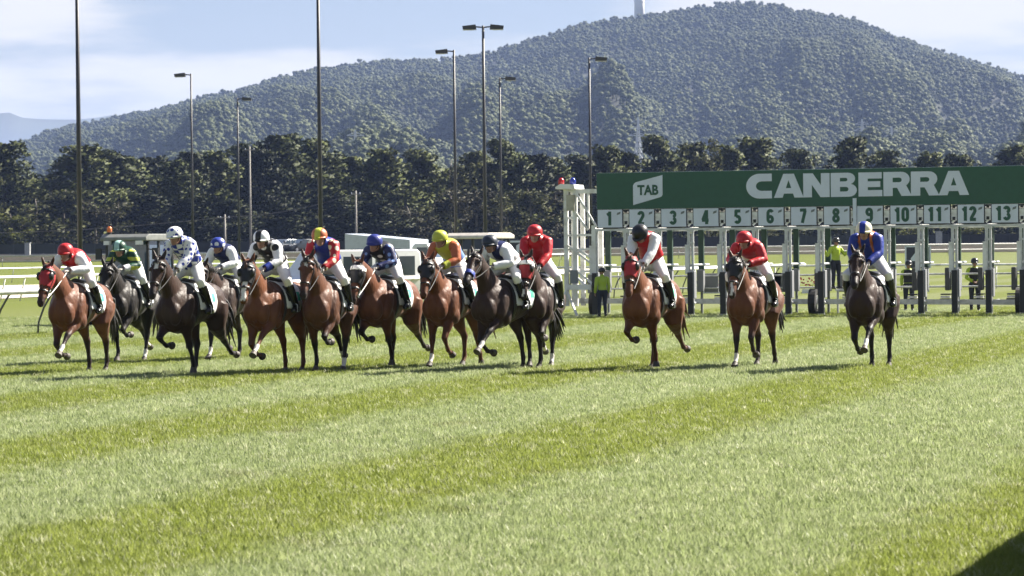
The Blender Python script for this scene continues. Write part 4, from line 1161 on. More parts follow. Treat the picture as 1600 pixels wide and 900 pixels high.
# ------------------------------------------------------------------ horse
def coat_mat(name, col, points, sheen=0.05):
    m, nt, N, L, b = nodes_of(name)
    at = N.new('ShaderNodeVertexColor'); at.layer_name = 'zone'
    sp_ = N.new('ShaderNodeSeparateColor'); L.new(at.outputs['Color'], sp_.inputs['Color'])
    t = N.new('ShaderNodeTexCoord')
    no = N.new('ShaderNodeTexNoise'); no.inputs['Scale'].default_value = 5; no.inputs['Detail'].default_value = 5
    st = N.new('ShaderNodeMapping'); st.inputs['Scale'].default_value = (1, 1, 0.45)
    L.new(t.outputs['Object'], st.inputs['Vector']); L.new(st.outputs['Vector'], no.inputs['Vector'])
    a = N.new('ShaderNodeMix'); a.data_type = 'RGBA'
    a.inputs['A'].default_value = (*[c * 0.62 for c in col], 1); a.inputs['B'].default_value = (*[min(c * 1.18, 1) for c in col], 1)
    mr = N.new('ShaderNodeMapRange'); mr.inputs['From Min'].default_value = .32; mr.inputs['From Max'].default_value = .66
    L.new(no.outputs['Fac'], mr.inputs['Value']); L.new(mr.outputs['Result'], a.inputs['Factor'])
    k = N.new('ShaderNodeMath'); k.operation = 'MULTIPLY'; k.inputs[1].default_value = points; L.new(sp_.outputs['Red'], k.inputs[0])
    c = N.new('ShaderNodeMix'); c.data_type = 'RGBA'; c.inputs['B'].default_value = (.014, .011, .010, 1)
    L.new(a.outputs['Result'], c.inputs['A']); L.new(k.outputs[0], c.inputs['Factor'])
    d = N.new('ShaderNodeMix'); d.data_type = 'RGBA'; d.inputs['B'].default_value = (.72, .69, .64, 1)
    L.new(c.outputs['Result'], d.inputs['A']); L.new(sp_.outputs['Green'], d.inputs['Factor'])
    L.new(d.outputs['Result'], b.inputs['Base Color'])
    b.inputs['Roughness'].default_value = .50; b.inputs['Specular IOR Level'].default_value = .22
    b.inputs['Sheen Weight'].default_value = sheen; b.inputs['Sheen Roughness'].default_value = .4
    n2 = N.new('ShaderNodeTexNoise'); n2.inputs['Scale'].default_value = 9; n2.inputs['Detail'].default_value = 6
    s2 = N.new('ShaderNodeMapping'); s2.inputs['Scale'].default_value = (.7, 1, .35)
    L.new(t.outputs['Object'], s2.inputs['Vector']); L.new(s2.outputs['Vector'], n2.inputs['Vector'])
    bp = N.new('ShaderNodeBump'); bp.inputs['Strength'].default_value = .7; bp.inputs['Distance'].default_value = .05
    L.new(n2.outputs['Fac'], bp.inputs['Height']); L.new(bp.outputs['Normal'], b.inputs['Normal'])
    return m
COATS = {
    'bay': coat_mat('bay_coat', (0.095, 0.038, 0.019), 1.0),
    'brown': coat_mat('dark_bay_coat', (0.034, 0.017, 0.011), 1.0),
    'black': coat_mat('near_black_coat', (0.013, 0.010, 0.008), 1.0),
    'chestnut': coat_mat('chestnut_coat', (0.125, 0.045, 0.019), 0.3),
    'redbay': coat_mat('red_bay_coat', (0.122, 0.045, 0.021), 0.9),
}
hair_black = mat('black_hair', (0.016, 0.013, 0.011), .55, bump=.5, bscale=60)
hair_chest = mat('chestnut_hair', (0.10, 0.04, 0.018), .55, bump=.5, bscale=60)
hoof_m = mat('hoof_horn', (0.06, 0.05, 0.04), .6)
eye_m = mat('horse_eye', (0.008, 0.006, 0.005), .05)
leather = mat('black_leather', (0.016, 0.015, 0.014), .4)
tan_strap = mat('pale_strap', (0.55, 0.50, 0.42), .7)
white_strap = mat('white_strap', (0.80, 0.80, 0.77), .7)
def cloth_mat(name='saddle_cloth'):
    if name in MATS: return MATS[name]
    m, nt, N, L, b = nodes_of(name)
    t = N.new('ShaderNodeTexCoord'); sx = N.new('ShaderNodeSeparateXYZ'); L.new(t.outputs['Object'], sx.inputs[0])
    def inside(o, lo, hi):
        a = N.new('ShaderNodeMath'); a.operation = 'GREATER_THAN'; a.inputs[1].default_value = lo
        c = N.new('ShaderNodeMath'); c.operation = 'LESS_THAN'; c.inputs[1].default_value = hi
        L.new(o, a.inputs[0]); L.new(o, c.inputs[0])
        d = N.new('ShaderNodeMath'); d.operation = 'MULTIPLY'; L.new(a.outputs[0], d.inputs[0]); L.new(c.outputs[0], d.inputs[1])
        return d.outputs[0]
    i1 = inside(sx.outputs['X'], -.36, -.24); i2 = inside(sx.outputs['Z'], 1.18, 1.32)
    q = N.new('ShaderNodeMath'); q.operation = 'MULTIPLY'; L.new(i1, q.inputs[0]); L.new(i2, q.inputs[1])
    mx = N.new('ShaderNodeMix'); mx.data_type = 'RGBA'; mx.inputs['A'].default_value = (.76, .77, .76, 1); mx.inputs['B'].default_value = (.06, .42, .26, 1)
    L.new(q.outputs[0], mx.inputs['Factor']); L.new(mx.outputs['Result'], b.inputs['Base Color'])
    b.inputs['Roughness'].default_value = .8
    MATS[name] = m
    return m
LEGS = [  # angles forward of straight down: FL, FR (forearm, cannon, pastern); HL, HR (thigh, gaskin, cannon, pastern)
    dict(FL=(48, -68, -100), FR=(-14, -14, 28), HL=(52, -12, 14, 34), HR=(14, -58, -42, -70)),
    dict(FL=(58, 46, 52), FR=(24, -52, -85), HL=(30, -42, -6, 30), HR=(48, -28, -14, 5)),
    dict(FL=(-26, -30, -6), FR=(54, -62, -95), HL=(6, -56, -52, -85), HR=(50, -18, 10, 32)),
    dict(FL=(30, -40, -70), FR=(12, 11, 38), HL=(44, -34, -22, -20), HR=(34, -40, 2, 36)),
]
def pol(p, ang, L_):
    return Vector((p[0] + math.sin(R(ang)) * L_, p[1], p[2] - math.cos(R(ang)) * L_))
def make_horse(name, label, loc, rz, pose, neck, head_p, head_y, coat, hood=None, hood2=None, cups=False, brow=None, blaze=None, noseband=None, socks=(), rein_m=leather, hands=None, mane_side=1, seed=0, scale=1.0, breast=False):
    rg = random.Random(500 + seed)
    A = LEGS[pose]
    b = MB(); bones = []
    tor = [(-1.03, 1.24, .07, .12), (-0.96, 1.25, .17, .22), (-0.82, 1.26, .255, .305), (-0.62, 1.275, .285, .325), (-0.40, 1.28, .275, .305), (-0.12, 1.245, .29, .335), (0.16, 1.21, .295, .375), (0.38, 1.20, .265, .405), (0.54, 1.20, .235, .385), (0.68, 1.20, .20, .30), (0.78, 1.19, .14, .20), (0.83, 1.18, .06, .10)]
    b.loft([((x, 0, z), (0, 1, 0), (0, 0, 1), w_, h_) for x, z, w_, h_ in tor], 20)
    for x0, x1 in zip(tor[:-1], tor[1:]):
        bones.append(('torso', (x0[0], 0, x0[1]), (x1[0], 0, x1[1]), (x0[2] + x0[3]) / 2, (x1[2] + x1[3]) / 2))
    # chest muscles
    for s in (-1, 1):
        b.sphere((0.70, s * .115, 1.12), (.135, .105, .185), 12, 8)
        b.sphere((-0.66, s * .16, 1.22), (.27, .135, .27), 12, 8)
        b.sphere((0.46, s * .205, 1.20), (.13, .10, .29), 12, 8, rot=Matrix.Rotation(R(-22), 3, 'Y'))
        b.sphere((0.40, s * .215, 0.99), (.13, .085, .14), 12, 8)
    # neck
    nb = Vector((0.50, 0, 1.37)); ne = R(neck)
    def npt(s, up=0.0):
        p = Vector((math.cos(ne), 0, math.sin(ne))) * (0.80 * s) + Vector((-math.sin(ne), 0, math.cos(ne))) * (0.035 * math.sin(math.pi * s) + up)
        return nb + Matrix.Rotation(R(head_y) * s * .7, 3, 'Z') @ p
    secs = []
    for s, w_, h_ in ((-.12, .165, .31), (.08, .155, .285), (.28, .125, .235), (.5, .10, .19), (.72, .085, .155), (.9, .08, .13), (1.02, .07, .10)):
        c = npt(s); tn = (npt(s + .02) - npt(s - .02)).normalized()
        sd = (Matrix.Rotation(R(head_y) * max(s, 0) * .7, 3, 'Z') @ Vector((0, 1, 0))); sd = (sd - tn * sd.dot(tn)).normalized()
        secs.append((c, sd, sd.cross(tn) * -1, w_, h_))
    b.loft(secs, 16)
    for k in range(5):
        s0 = k * .2; bones.append(('neck', npt(s0), npt(s0 + .2), .25 - .15 * s0, .25 - .15 * (s0 + .2)))
    poll = npt(1.0)
    HY = Matrix.Rotation(R(head_y), 3, 'Z')
    ha = HY @ Vector((math.cos(R(head_p)), 0, -math.sin(R(head_p))))      # down the face
    hv_ = HY @ Vector((math.sin(R(head_p)), 0, math.cos(R(head_p))))      # out of the forehead
    hs = HY @ Vector((0, 1, 0))
    HL = 0.655
    def hp_(t, s=0.0, v=0.0): return poll + ha * (t * HL) + hs * s + hv_ * v
    b.loft([(hp_(t, 0, o), hs, hv_, w_ * 1.06, h_ * 1.06) for t, w_, h_, o in ((-.10, .045, .05, -.01), (-.02, .078, .09, -.01), (.12, .098, .125, -.03), (.27, .103, .135, -.035), (.40, .088, .120, -.03), (.54, .068, .092, -.015), (.70, .057, .072, -.005), (.84, .058, .066, 0), (.95, .056, .060, 0), (1.02, .042, .045, 0), (1.05, .02, .02, 0))], 16)
    for s in (-1, 1):
        b.sphere(hp_(.27, s * .085, .055), (.04, .04, .04), 10, 6)
        b.sphere(hp_(.22, s * .072, -.06), (.07, .035, .07), 10, 6)
        b.sphere(hp_(.93, s * .042, .028), (.026, .022, .026), 8, 6)
        er = (ha * -0.8 + hv_ * (.28 + .15 * rg.random()) + hs * (s * .30)).normalized()
        eb = hp_(-.02, s * .055, .03)
        b.tube([eb - er * .03, eb + er * .03, eb + er * .09, eb + er * .145, eb + er * .175], [.026, .036, .034, .022, .010], 8, side=hs, flat=.75)
        bones.append(('ear', eb, eb + er * .17, .03, .01))
    bones.append(('head', hp_(0), hp_(.35), .10, .11)); bones.append(('head2', hp_(.35), hp_(1.0), .105, .05))
    hoofs = []; legpts = {}
    for s, key in ((1, 'FL'), (-1, 'FR')):
        a1, a2, a3 = A[key]
        sh = Vector((0.50, s * .13, 1.18)); el = Vector((0.44, s * .155, 0.98))
        kn = pol(el, a1, .41); fe = pol(kn, a2, .27); pa = pol(fe, a3, .12); ho = pol(pa, a3 * .9 + 4, .075)
        kn.y -= s * .02; fe.y -= s * .03; pa.y -= s * .03; ho.y -= s * .03
        b.tube([sh, el, el.lerp(kn, .35), el.lerp(kn, .75), kn, kn.lerp(fe, .2), kn.lerp(fe, .6), fe, fe.lerp(pa, .5), pa], [.15, .118, .092, .058, .056, .043, .034, .042, .034, .042], 10)
        bones += [('arm', sh, el, .15, .118), ('arm', el, kn, .10, .056), ('cannon', kn, fe, .046, .038), ('cannon', fe, pa, .04, .04)]
        hoofs.append((pa, ho))
    for s, key in ((1, 'HL'), (-1, 'HR')):
        a0, a1, a2, a3 = A[key]
        hip = Vector((-0.70, s * .13, 1.24)); st = pol(hip, a0, .36); st.y = s * .165
        hk = pol(st, a1, .42); fe = pol(hk, a2, .34); pa = pol(fe, a3, .12); ho = pol(pa, a3 * .9 + 4, .075)
        for q in (hk, fe, pa, ho): q.y = s * .13
        b.tube([hip, hip.lerp(st, .5), st, st.lerp(hk, .4), st.lerp(hk, .8), hk, hk.lerp(fe, .25), hk.lerp(fe, .65), fe, fe.lerp(pa, .5), pa], [.21, .20, .15, .105, .062, .062, .046, .036, .044, .036, .044], 10)
        bones += [('thigh', hip, st, .21, .15), ('thigh', st, hk, .12, .06), ('cannon', hk, fe, .05, .038), ('cannon', fe, pa, .042, .042)]
        hoofs.append((pa, ho))
    V, nn, Fs = remeshed(b, 0.019, 3)
    dz = -min(h[1].z for h in hoofs) + 0.0
    dz = max(min(dz, 0.10), -0.10)
    idx, par = bone_fit(V, bones)
    nm_ = np.array([x[0] for x in bones])[idx]
    ha_ = np.array(ha); hs_ = np.array(hs); hvv = np.array(hv_); po = np.array(poll)
    ht = (V - po) @ ha_ / HL; hside = (V - po) @ hs_; hup = (V - po) @ hvv
    hd = np.linalg.norm(V - po - np.outer(ht * HL, ha_), axis=1)
    ishead = ((nm_ == 'head') | (nm_ == 'head2')) & (ht > -.12) & (hd < .22)
    isneck = nm_ == 'neck'
    zone = np.zeros((len(V), 4)); zone[:, 3] = 1
    isc = nm_ == 'cannon'
    zone[isc, 0] = 1
    k = (nm_ == 'arm') | (nm_ == 'thigh')
    zone[k, 0] = np.clip((par[k] - .62) / .35, 0, 1) * (np.array([bones[i][4] < .08 for i in idx[k]]))
    zone[ishead, 0] = np.maximum(zone[ishead, 0], np.clip((ht[ishead] - .72) / .18, 0, .9))
    zone[nm_ == 'ear', 0] = .6
    for s in (-1, 1):
        nv_ = np.linalg.norm(V - np.array(hp_(.955, s * .045, .035)), axis=1); zone[nv_ < .02, 0] = 1.3
    if blaze:
        t0, t1, wd_ = blaze
        e = ishead & (ht > t0) & (ht < t1) & (np.abs(hside + .008 * np.sin(ht * 20)) < wd_) & (hup > .02)
        zone[e, 1] = .9
    for si in socks:
        pa, ho = hoofs[si]
        dd = np.linalg.norm(V - np.array(pa), axis=1); zone[dd < .17, 1] = .9
    t = thing(name, label, 'horse', (loc[0], loc[1], 0), rz)
    t.scale = (scale, scale, scale)
    up = Vector((0, 0, dz))
    V = V + np.array(up)
    me = make_mesh('body', V, Fs, [COATS[coat]])
    ca = me.color_attributes.new('zone', 'FLOAT_COLOR', 'POINT'); ca.data.foreach_set('color', zone.ravel())
    link('body', me, t)
    fc = np.array([V[list(f)].mean(0) for f in Fs])
    fi = np.array([f[0] for f in Fs])
    f_ht = ((fc - np.array(up)) - po) @ ha_ / HL; f_head = ishead[fi]; f_ear = (nm_ == 'ear')[fi]; f_tor = (nm_ == 'torso')[fi]; f_arm = (nm_ == 'arm')[fi]; f_neck = isneck[fi]
    f_up = ((fc - np.array(up)) - po) @ hvv; f_side = ((fc - np.array(up)) - po) @ hs_
    zl = fc[:, 2] - dz
    # tack
    hairm = hair_chest if coat == 'chestnut' else hair_black
    shell('saddle_cloth', V, nn, Fs, (f_tor | f_arm) & (fc[:, 0] > -.42) & (fc[:, 0] < .20) & (zl > 1.12 + .10 * (fc[:, 0] + .4)), .014, [cloth_mat()], t, thick=.008)
    shell('girth', V, nn, Fs, (f_tor | f_arm) & (fc[:, 0] > .19) & (fc[:, 0] < .26) & (zl < 1.45), .008, [leather], t, thick=.008)
    sdl = MB()
    sdl.loft([((x, 0, z + dz), (0, 1, 0), (0, 0, 1), w_, h_) for x, z, w_, h_ in ((-.30, 1.615, .08, .02), (-.26, 1.625, .13, .035), (-.10, 1.60, .15, .04), (.06, 1.605, .13, .045), (.14, 1.63, .07, .04), (.17, 1.64, .03, .02))], 14)
    for s in (-1, 1):
        sdl.loft([((.04, s * .20, 1.52 + dz), (1, 0, 0), (0, s, -.45), .10, .02), ((.06, s * .29, 1.38 + dz), (1, 0, 0), (0, s, -.3), .11, .02), ((.07, s * .315, 1.28 + dz), (1, 0, 0), (0, s, -.1), .08, .015)], 10)
    sdl.build('saddle', leather, t, smooth=True)
    if hood:
        hm_ = f_head & (f_ht < .52) & (f_ht > -.1) | (f_ear & (hood2 is None))
        eyem = np.ones(len(fc), bool)
        for s in (-1, 1): eyem &= np.linalg.norm(fc - np.array(hp_(.28, s * .105, .05) + up), axis=1) > .034
        shell('hood', V, nn, Fs, hm_ & eyem, .007, [hood], t, thick=.005)
    if cups:
        for s in (-1, 1):
            cp = MB(); rt = Matrix((ha.to_tuple(), hs.to_tuple(), hv_.to_tuple())).transposed()
            cp.sphere(hp_(.255, s * .108, .05) + up, (.070, .038, .064), 12, 8, rot=rt)
            cp.build('blinker_cup', hood2 or leather, t, smooth=True)
    for s in (-1, 1):
        MB().sphere(hp_(.285, s * .108, .055) + up, .021, 10, 8).build('eye', eye_m, t, smooth=True)
    shell('browband', V, nn, Fs, f_head & (f_ht > .09) & (f_ht < (.19 if brow else .145)) & (f_up > -.05), .016, [brow or leather], t, thick=.012 if brow else .005)
    shell('noseband', V, nn, Fs, f_head & (f_ht > .62) & (f_ht < (.72 if noseband else .67)), .012, [noseband or leather], t, thick=.008 if noseband else .005)
    ck = MB()
    for s in (-1, 1):
        ck.tube([hp_(.02, s * .088, .0) + up, hp_(.3, s * .115, -.02) + up, hp_(.55, s * .082, -.02) + up, hp_(.80, s * .070, -.025) + up], .009, 6)
        ck.tube([hp_(.80, s * .072, -.045) + up, hp_(.80, s * .078, -.02) + up, hp_(.80, s * .072, .005) + up], .008, 6)
    ck.build('bridle_cheek_straps', leather, t)
    if breast:
        shell('breastplate', V, nn, Fs, (f_tor | f_arm | f_neck) & (fc[:, 0] > .25) & (np.abs(zl - (1.12 + .0 * fc[:, 0])) < .04), .012, [leather], t, thick=.006)
    # mane, forelock, tail
    mn = MB()
    for k in range(30):
        s = .02 + .97 * k / 29
        h_ = np.interp(s, [0, .3, .6, 1], [.26, .22, .17, .11])
        tn = (npt(s + .02) - npt(s - .02)).normalized(); sd = Matrix.Rotation(R(head_y) * s * .7, 3, 'Z') @ Vector((0, 1, 0))
        u_ = sd.cross(tn) * -1
        c = npt(s) + u_ * (h_ - .005) + up
        L_ = rg.uniform(.10, .18)
        mn.tube([c - u_ * .02, c + u_ * .02 + sd * (.02 * mane_side) - tn * .02, c - u_ * (L_ * .4) + sd * (mane_side * .075) - tn * .05, c - u_ * L_ + sd * (mane_side * .085) - tn * (.06 + rg.uniform(0, .05))], [.026, .028, .02, .006], 6, flat=.55)
    for k in range(4):
        c = hp_(-.02, rg.uniform(-.03, .03), .085) + up
        mn.tube([c, c + hv_ * .02 + ha * .04, c + ha * rg.uniform(.10, .15) + hv_ * .035 + hs * rg.uniform(-.03, .03)], [.018, .016, .005], 6)
    mn.build('mane', hairm, t, smooth=True)
    tl_ = MB()
    for k in range(22):
        y_ = rg.uniform(-.03, .03); d0 = Vector((-1.0, y_, 1.36 + dz))
        e = Vector((-1.30 - rg.uniform(0, .35), y_ + rg.uniform(-.16, .16), .62 + rg.uniform(-.1, .35) + dz))
        md_ = Vector((-1.24, y_ * 2 + rg.uniform(-.04, .04), 1.26 + dz + rg.uniform(-.1, .05)))
        tl_.tube([d0 + Vector((.06, 0, 0)), d0 + Vector((-.1, 0, .01)), md_, md_.lerp(e, .5) + Vector((-.06, 0, 0)), e], [.022, .03, .036, .026, .005], 6)
    tl_.build('tail', hairm, t, smooth=True)
    for pa, ho in hoofs:
        dr = (ho - pa).normalized()
        MB().tube([pa - dr * .012 + up, pa + dr * .02 + up, ho + up], [.044, .049, .062], 14).build('hoof', hoof_m, t)
    bits = [hp_(.80, s * .078, -.02) + up for s in (1, -1)]
    if hands:
        rb = MB()
        for q, h_ in zip(bits, hands):
            mid = q.lerp(h_, .5) - Vector((0, 0, .02))
            rb.tube([q, q.lerp(h_, .25) - Vector((0, 0, .015)), mid, h_], .0085, 6)
        rb.tube([hands[0], (hands[0] + hands[1]) / 2 - Vector((0.02, 0, .05)), hands[1]], .0085, 6)
        rb.build('reins', rein_m, t)
    return t, dz

# ------------------------------------------------------------------ people
skin = mat('skin', (0.30, 0.165, 0.115), .5, var=.1, scale=8)
lips = mat('lips', (0.22, 0.07, 0.06), .5)
hair_m = mat('brown_hair', (0.05, 0.03, 0.02), .6)
glove = mat('pale_glove', (0.60, 0.55, 0.48), .7)
goggle = mat('goggle_lens', (0.02, 0.02, 0.022), .15)
boot = mat('riding_boot', (0.013, 0.013, 0.013), .25)
breech = mat('white_breeches', (0.80, 0.80, 0.79), .65, var=.06, bump=.3, bscale=12)
vestm = mat('padded_vest', (0.03, 0.03, 0.035), .7)
def hand_geo(b, w_, dr, up_, side, m=0, curl=1.0):
    """palm, four unequal curled fingers and a thumb leaving the side of the palm; dr: forearm direction"""
    dr = Vector(dr).normalized(); up_ = Vector(up_); up_ = (up_ - dr * up_.dot(dr)).normalized(); sd = dr.cross(up_) * side
    b.loft([(w_ - dr * .03, sd, up_, .024, .024), (w_, sd, up_, .027, .02), (w_ + dr * .045, sd, up_, .040, .018), (w_ + dr * .085, sd, up_, .040, .016), (w_ + dr * .092, sd, up_, .03, .01)], 10, m)
    for k, (o, L_) in enumerate(((-.030, .030), (-.010, .034), (.011, .032), (.031, .026))):
        r0 = w_ + dr * .085 + sd * o
        k1 = r0 + dr * (L_ * (.9 - .3 * curl)) - up_ * (L_ * .35 * curl)
        k2 = k1 - up_ * (L_ * .8 * curl) + dr * (L_ * (.8 - .85 * curl))
        k3 = k2 - dr * (L_ * .6 * curl - L_ * .5 * (1 - curl)) - up_ * (L_ * .2)
        b.tube([r0 - dr * .01, k1, k2, k3], [.0095, .0095, .009, .007], 6, m)
    t0 = w_ + dr * .03 - sd * .036
    b.tube([t0 + sd * .012, t0 - sd * .014 + dr * .024, t0 - sd * .008 + dr * .05 - up_ * .018 * curl, t0 + sd * .006 + dr * .062 - up_ * .03 * curl], [.013, .0115, .010, .007], 6, m)
def make_person(name, label, cat, J, root_loc, rz, garments, bodyk=1.0, cap=None, peak=None, goggles=False, group=None, glove_m=None, boots_m=boot, curl=1.0, extra=None, head_axes=None, vest=None, cap_kind='helmet', scale=1.0, bare_face=False):
    b = MB(); bones = []
    pel, nk, hc = Vector(J['pelvis']), Vector(J['neck']), Vector(J['head'])
    sp_ = (nk - pel); L_ = sp_.length; ax = sp_.normalized()
    sd = Vector(J.get('side', (0, 1, 0))); sd = (sd - ax * sd.dot(ax)).normalized(); fw = sd.cross(ax)
    for t0, t1, r0, r1 in ((0, .3, .13, .12), (.3, .65, .12, .14), (.65, 1.0, .14, .10)):
        bones.append(('torso%d' % int(t0 * 10), pel + ax * (L_ * t0), pel + ax * (L_ * t1), r0, r1))
    bow = J.get('bow', 0.0)
    b.loft([(pel + ax * (L_ * t) - fw * (bow * math.sin(math.pi * t)), sd, fw, w_ * bodyk, d_ * bodyk) for t, w_, d_ in ((-.20, .06, .06), (-.12, .135, .11), (0, .16, .125), (.18, .150, .11), (.38, .138, .105), (.60, .158, .12), (.80, .170, .12), (.94, .140, .095), (1.03, .075, .065), (1.08, .05, .05))], 18)
    b.tube([nk - ax * .06, nk.lerp(hc, .45), hc], [.062, .055, .055], 10); bones.append(('neck', nk, nk.lerp(hc, .5), .06, .055))
    hu, hf_ = head_axes if head_axes else (Vector((0, 0, 1)), fw)
    hu = Vector(hu).normalized(); hf_ = Vector(hf_); hf_ = (hf_ - hu * hf_.dot(hu)).normalized(); hsd = hu.cross(hf_)
    b.loft([(hc + hu * u + hf_ * o, hsd, hf_, w_, d_) for u, w_, d_, o in ((-.128, .022, .022, .055), (-.118, .038, .042, .042), (-.095, .052, .066, .022), (-.055, .064, .084, .006), (-.01, .071, .092, 0), (.035, .074, .096, -.002), (.075, .066, .086, -.004), (.10, .046, .062, -.006), (.118, .015, .02, -.006))], 16)
    b.tube([hc + hu * .012 + hf_ * .088, hc - hu * .015 + hf_ * .102, hc - hu * .038 + hf_ * .112, hc - hu * .046 + hf_ * .095], [.010, .012, .016, .012], 8)
    for s in (-1, 1): b.sphere(hc - hu * .005 + hsd * (s * .074) - hf_ * .01, (.014, .014, .028), 8, 6)
    bones.append(('head', hc - hu * .09 + hf_ * .02, hc + hu * .07, .07, .07))
    hands_w = []
    for s, k in ((1, 'l'), (-1, 'r')):
        sh, el, wr = Vector(J['sh' + k]), Vector(J['el' + k]), Vector(J['wr' + k])
        b.tube([sh + (nk - sh) * .35, sh, sh.lerp(el, .35), el, el.lerp(wr, .3), wr], [.065, .064, .056, .043, .044, .029], 10)
        bones += [('uarm', sh, el, .06, .045), ('farm', el, wr, .045, .03)]
        hp, kn, an = Vector(J['hp' + k]), Vector(J['kn' + k]), Vector(J['an' + k])
        b.tube([hp + (pel - hp) * .3, hp, hp.lerp(kn, .4), kn, kn.lerp(an, .35), kn.lerp(an, .8), an], [.10, .10, .086, .060, .060, .042, .040], 12)
        bones += [('thigh', hp, kn, .10, .06), ('shank', kn, an, .06, .04)]
        toe = Vector(J['to' + k]); ft = (toe - an); heel = an - Vector((ft.x, ft.y, 0)).normalized() * .05
        heel.z = an.z - .055 if 'heel_z' not in J else J['heel_z']
        b.tube([heel, an.lerp(toe, .12) + Vector((0, 0, -.035)), an.lerp(toe, .6) + Vector((0, 0, -.012)), toe], [.032, .042, .038, .026], 10)
        bones.append(('foot', an + Vector((0, 0, -.03)), toe, .04, .03))
        hands_w.append((wr, (wr - el).normalized(), s))
    V, nn, Fs = remeshed(b, 0.0155, 2)
    idx, par = bone_fit(V, bones); nm_ = np.array([x[0] for x in bones])[idx]
    fi = np.array([f[0] for f in Fs]); fn = nm_[fi]; fp = par[fi]
    fcen = np.array([V[list(f)].mean(0) for f in Fs])
    tt = ((fcen - np.array(pel)) @ np.array(ax)) / L_
    hb = MB()
    for wr, dr, s in hands_w: hand_geo(hb, wr, dr, J.get('hand_up', (0, 0, 1)), s, 1, curl)
    n0 = len(V)
    me = bpy.data.meshes.new('body')
    me.from_pydata(V.tolist() + [tuple(p) for p in hb.v], [], Fs + [tuple(i + n0 for i in f) for f in hb.f])
    me.materials.append(skin); me.materials.append(glove_m or skin)
    me.polygons.foreach_set('material_index', [0] * len(Fs) + [1] * len(hb.f))
    smooth_me(me)
    t = thing(name, label, cat, root_loc, rz, group)
    t.scale = (scale,) * 3
    link('body', me, t)
    istor = np.char.startswith(fn.astype(str), 'torso')
    low = (istor & (tt < .14)) | (fn == 'thigh')
    top = (istor & (tt >= .10)) | ((fn == 'neck') & (fp < .15))
    arm = (fn == 'uarm') | ((fn == 'farm') & (fp < .93))
    shirt, sleeve, trouser = garments
    mi = np.where(arm, 1, 0)
    if J.get('cuff') is not None: mi = np.where((fn == 'farm') & (fp > .55), 2, mi)
    mats_ = [shirt, sleeve] + ([J['cuff']] if J.get('cuff') is not None else [])
    shell('shirt', V, nn, Fs, top | arm, J.get('loose', .013), mats_, t, mi.tolist(), thick=.004)
    shell('trousers', V, nn, Fs, low | ((fn == 'shank') & (fp < J.get('boot_t', .22))), .009, [trouser], t, thick=.003)
    for s in (-1, 1):
        shell('boot', V, nn, Fs, (((fn == 'shank') & (fp >= J.get('boot_t', .22) - .08)) | (fn == 'foot')) & (fcen[:, 1] * s > 0), .013, [boots_m], t, thick=.004)
    if vest is not None:
        shell('vest', V, nn, Fs, istor & (tt >= .12) & (tt < .97), .032, [vest], t, thick=.006)
    for s in (-1, 1):
        MB().sphere(hc + hu * .012 + hsd * (s * .032) + hf_ * .088, .012, 8, 6).build('eye', eye_m, t, smooth=True)
    MB().loft([(hc - hu * .072 + hf_ * .083 + hsd * x, hu, hf_, r_, .008) for x, r_ in ((-.026, .002), (-.012, .007), (0, .006), (.012, .007), (.026, .002))], 8).build('mouth', lips, t, smooth=True)
    if cap is not None:
        cb = MB(); rt = Matrix((hf_.to_tuple(), hsd.to_tuple(), hu.to_tuple())).transposed()
        rs = []
        for u, r_ in ((-.02, 1.0), (.0, 1.03), (.03, 1.05), (.07, 1.0), (.105, .86), (.13, .64), (.146, .34), (.150, .08)):
            rs.append([hc + hu * (u + .012) + rt @ Vector((math.cos(a) * .134 * r_ - .006, math.sin(a) * .122 * r_, .012 * math.cos(a + math.pi) * (1 if u < .05 else 0))) for a in [2 * math.pi * k / 20 for k in range(20)]])
        cb.rings(rs)
        co = cb.build('helmet', cap, t, smooth=True)
        pk = MB(); rows = []
        for q, dn in ((.0, .0), (.55, -.004), (1.0, -.018)):
            rows.append([hc + hu * (.018 + dn) + rt @ Vector((math.cos(a) * (.122 + .052 * q), math.sin(a) * (.106 + .012 * q), 0)) for a in [R(-62 + 124 * k / 12) for k in range(13)]])
        vv = [p for r_ in rows for p in r_] + [p + hu * .008 for r_ in rows for p in r_]
        ff = []
        for lay in (0, 39):
            for i in range(2):
                for j in range(12): ff.append((lay + i * 13 + j, lay + i * 13 + j + 1, lay + (i + 1) * 13 + j + 1, lay + (i + 1) * 13 + j))
        for j in range(12): ff.append((26 + j, 27 + j, 66 + j, 65 + j))
        pk.add(vv, ff); pk.build('peak', peak or cap, t, smooth=True)
        ch = MB()
        for s in (-1, 1):
            ch.tube([hc + hsd * (s * .088) + hu * .01, hc + hsd * (s * .070) - hu * .06 + hf_ * .02, hc - hu * .128 + hf_ * .045], .007, 6)
        ch.build('chin_strap', leather, t)
    else:
        hr = MB(); rt = Matrix((hf_.to_tuple(), hsd.to_tuple(), hu.to_tuple())).transposed()
        hr.sphere(hc + hu * .035 - hf_ * .018, (.098, .084, .096), 16, 10, rot=rt); hr.build('hair', hair_m, t, smooth=True)
    if goggles:
        gb = MB(); rows = []
        for u, q in ((-.022, .97), (-.018, 1.06), (.018, 1.06), (.022, .97)):
            rows.append([hc + hu * (.010 + u) + hf_ * (math.cos(a) * .100 * q) + hsd * (math.sin(a) * .080 * q) for a in [R(-72 + 144 * k / 14) for k in range(15)]])
        vv = [p for r_ in rows for p in r_]; ff = []
        for i in range(3):
            for j in range(14): ff.append((i * 15 + j, i * 15 + j + 1, (i + 1) * 15 + j + 1, (i + 1) * 15 + j))
        gb.add(vv, ff); gb.build('goggles', goggle, t, smooth=True)
    return t

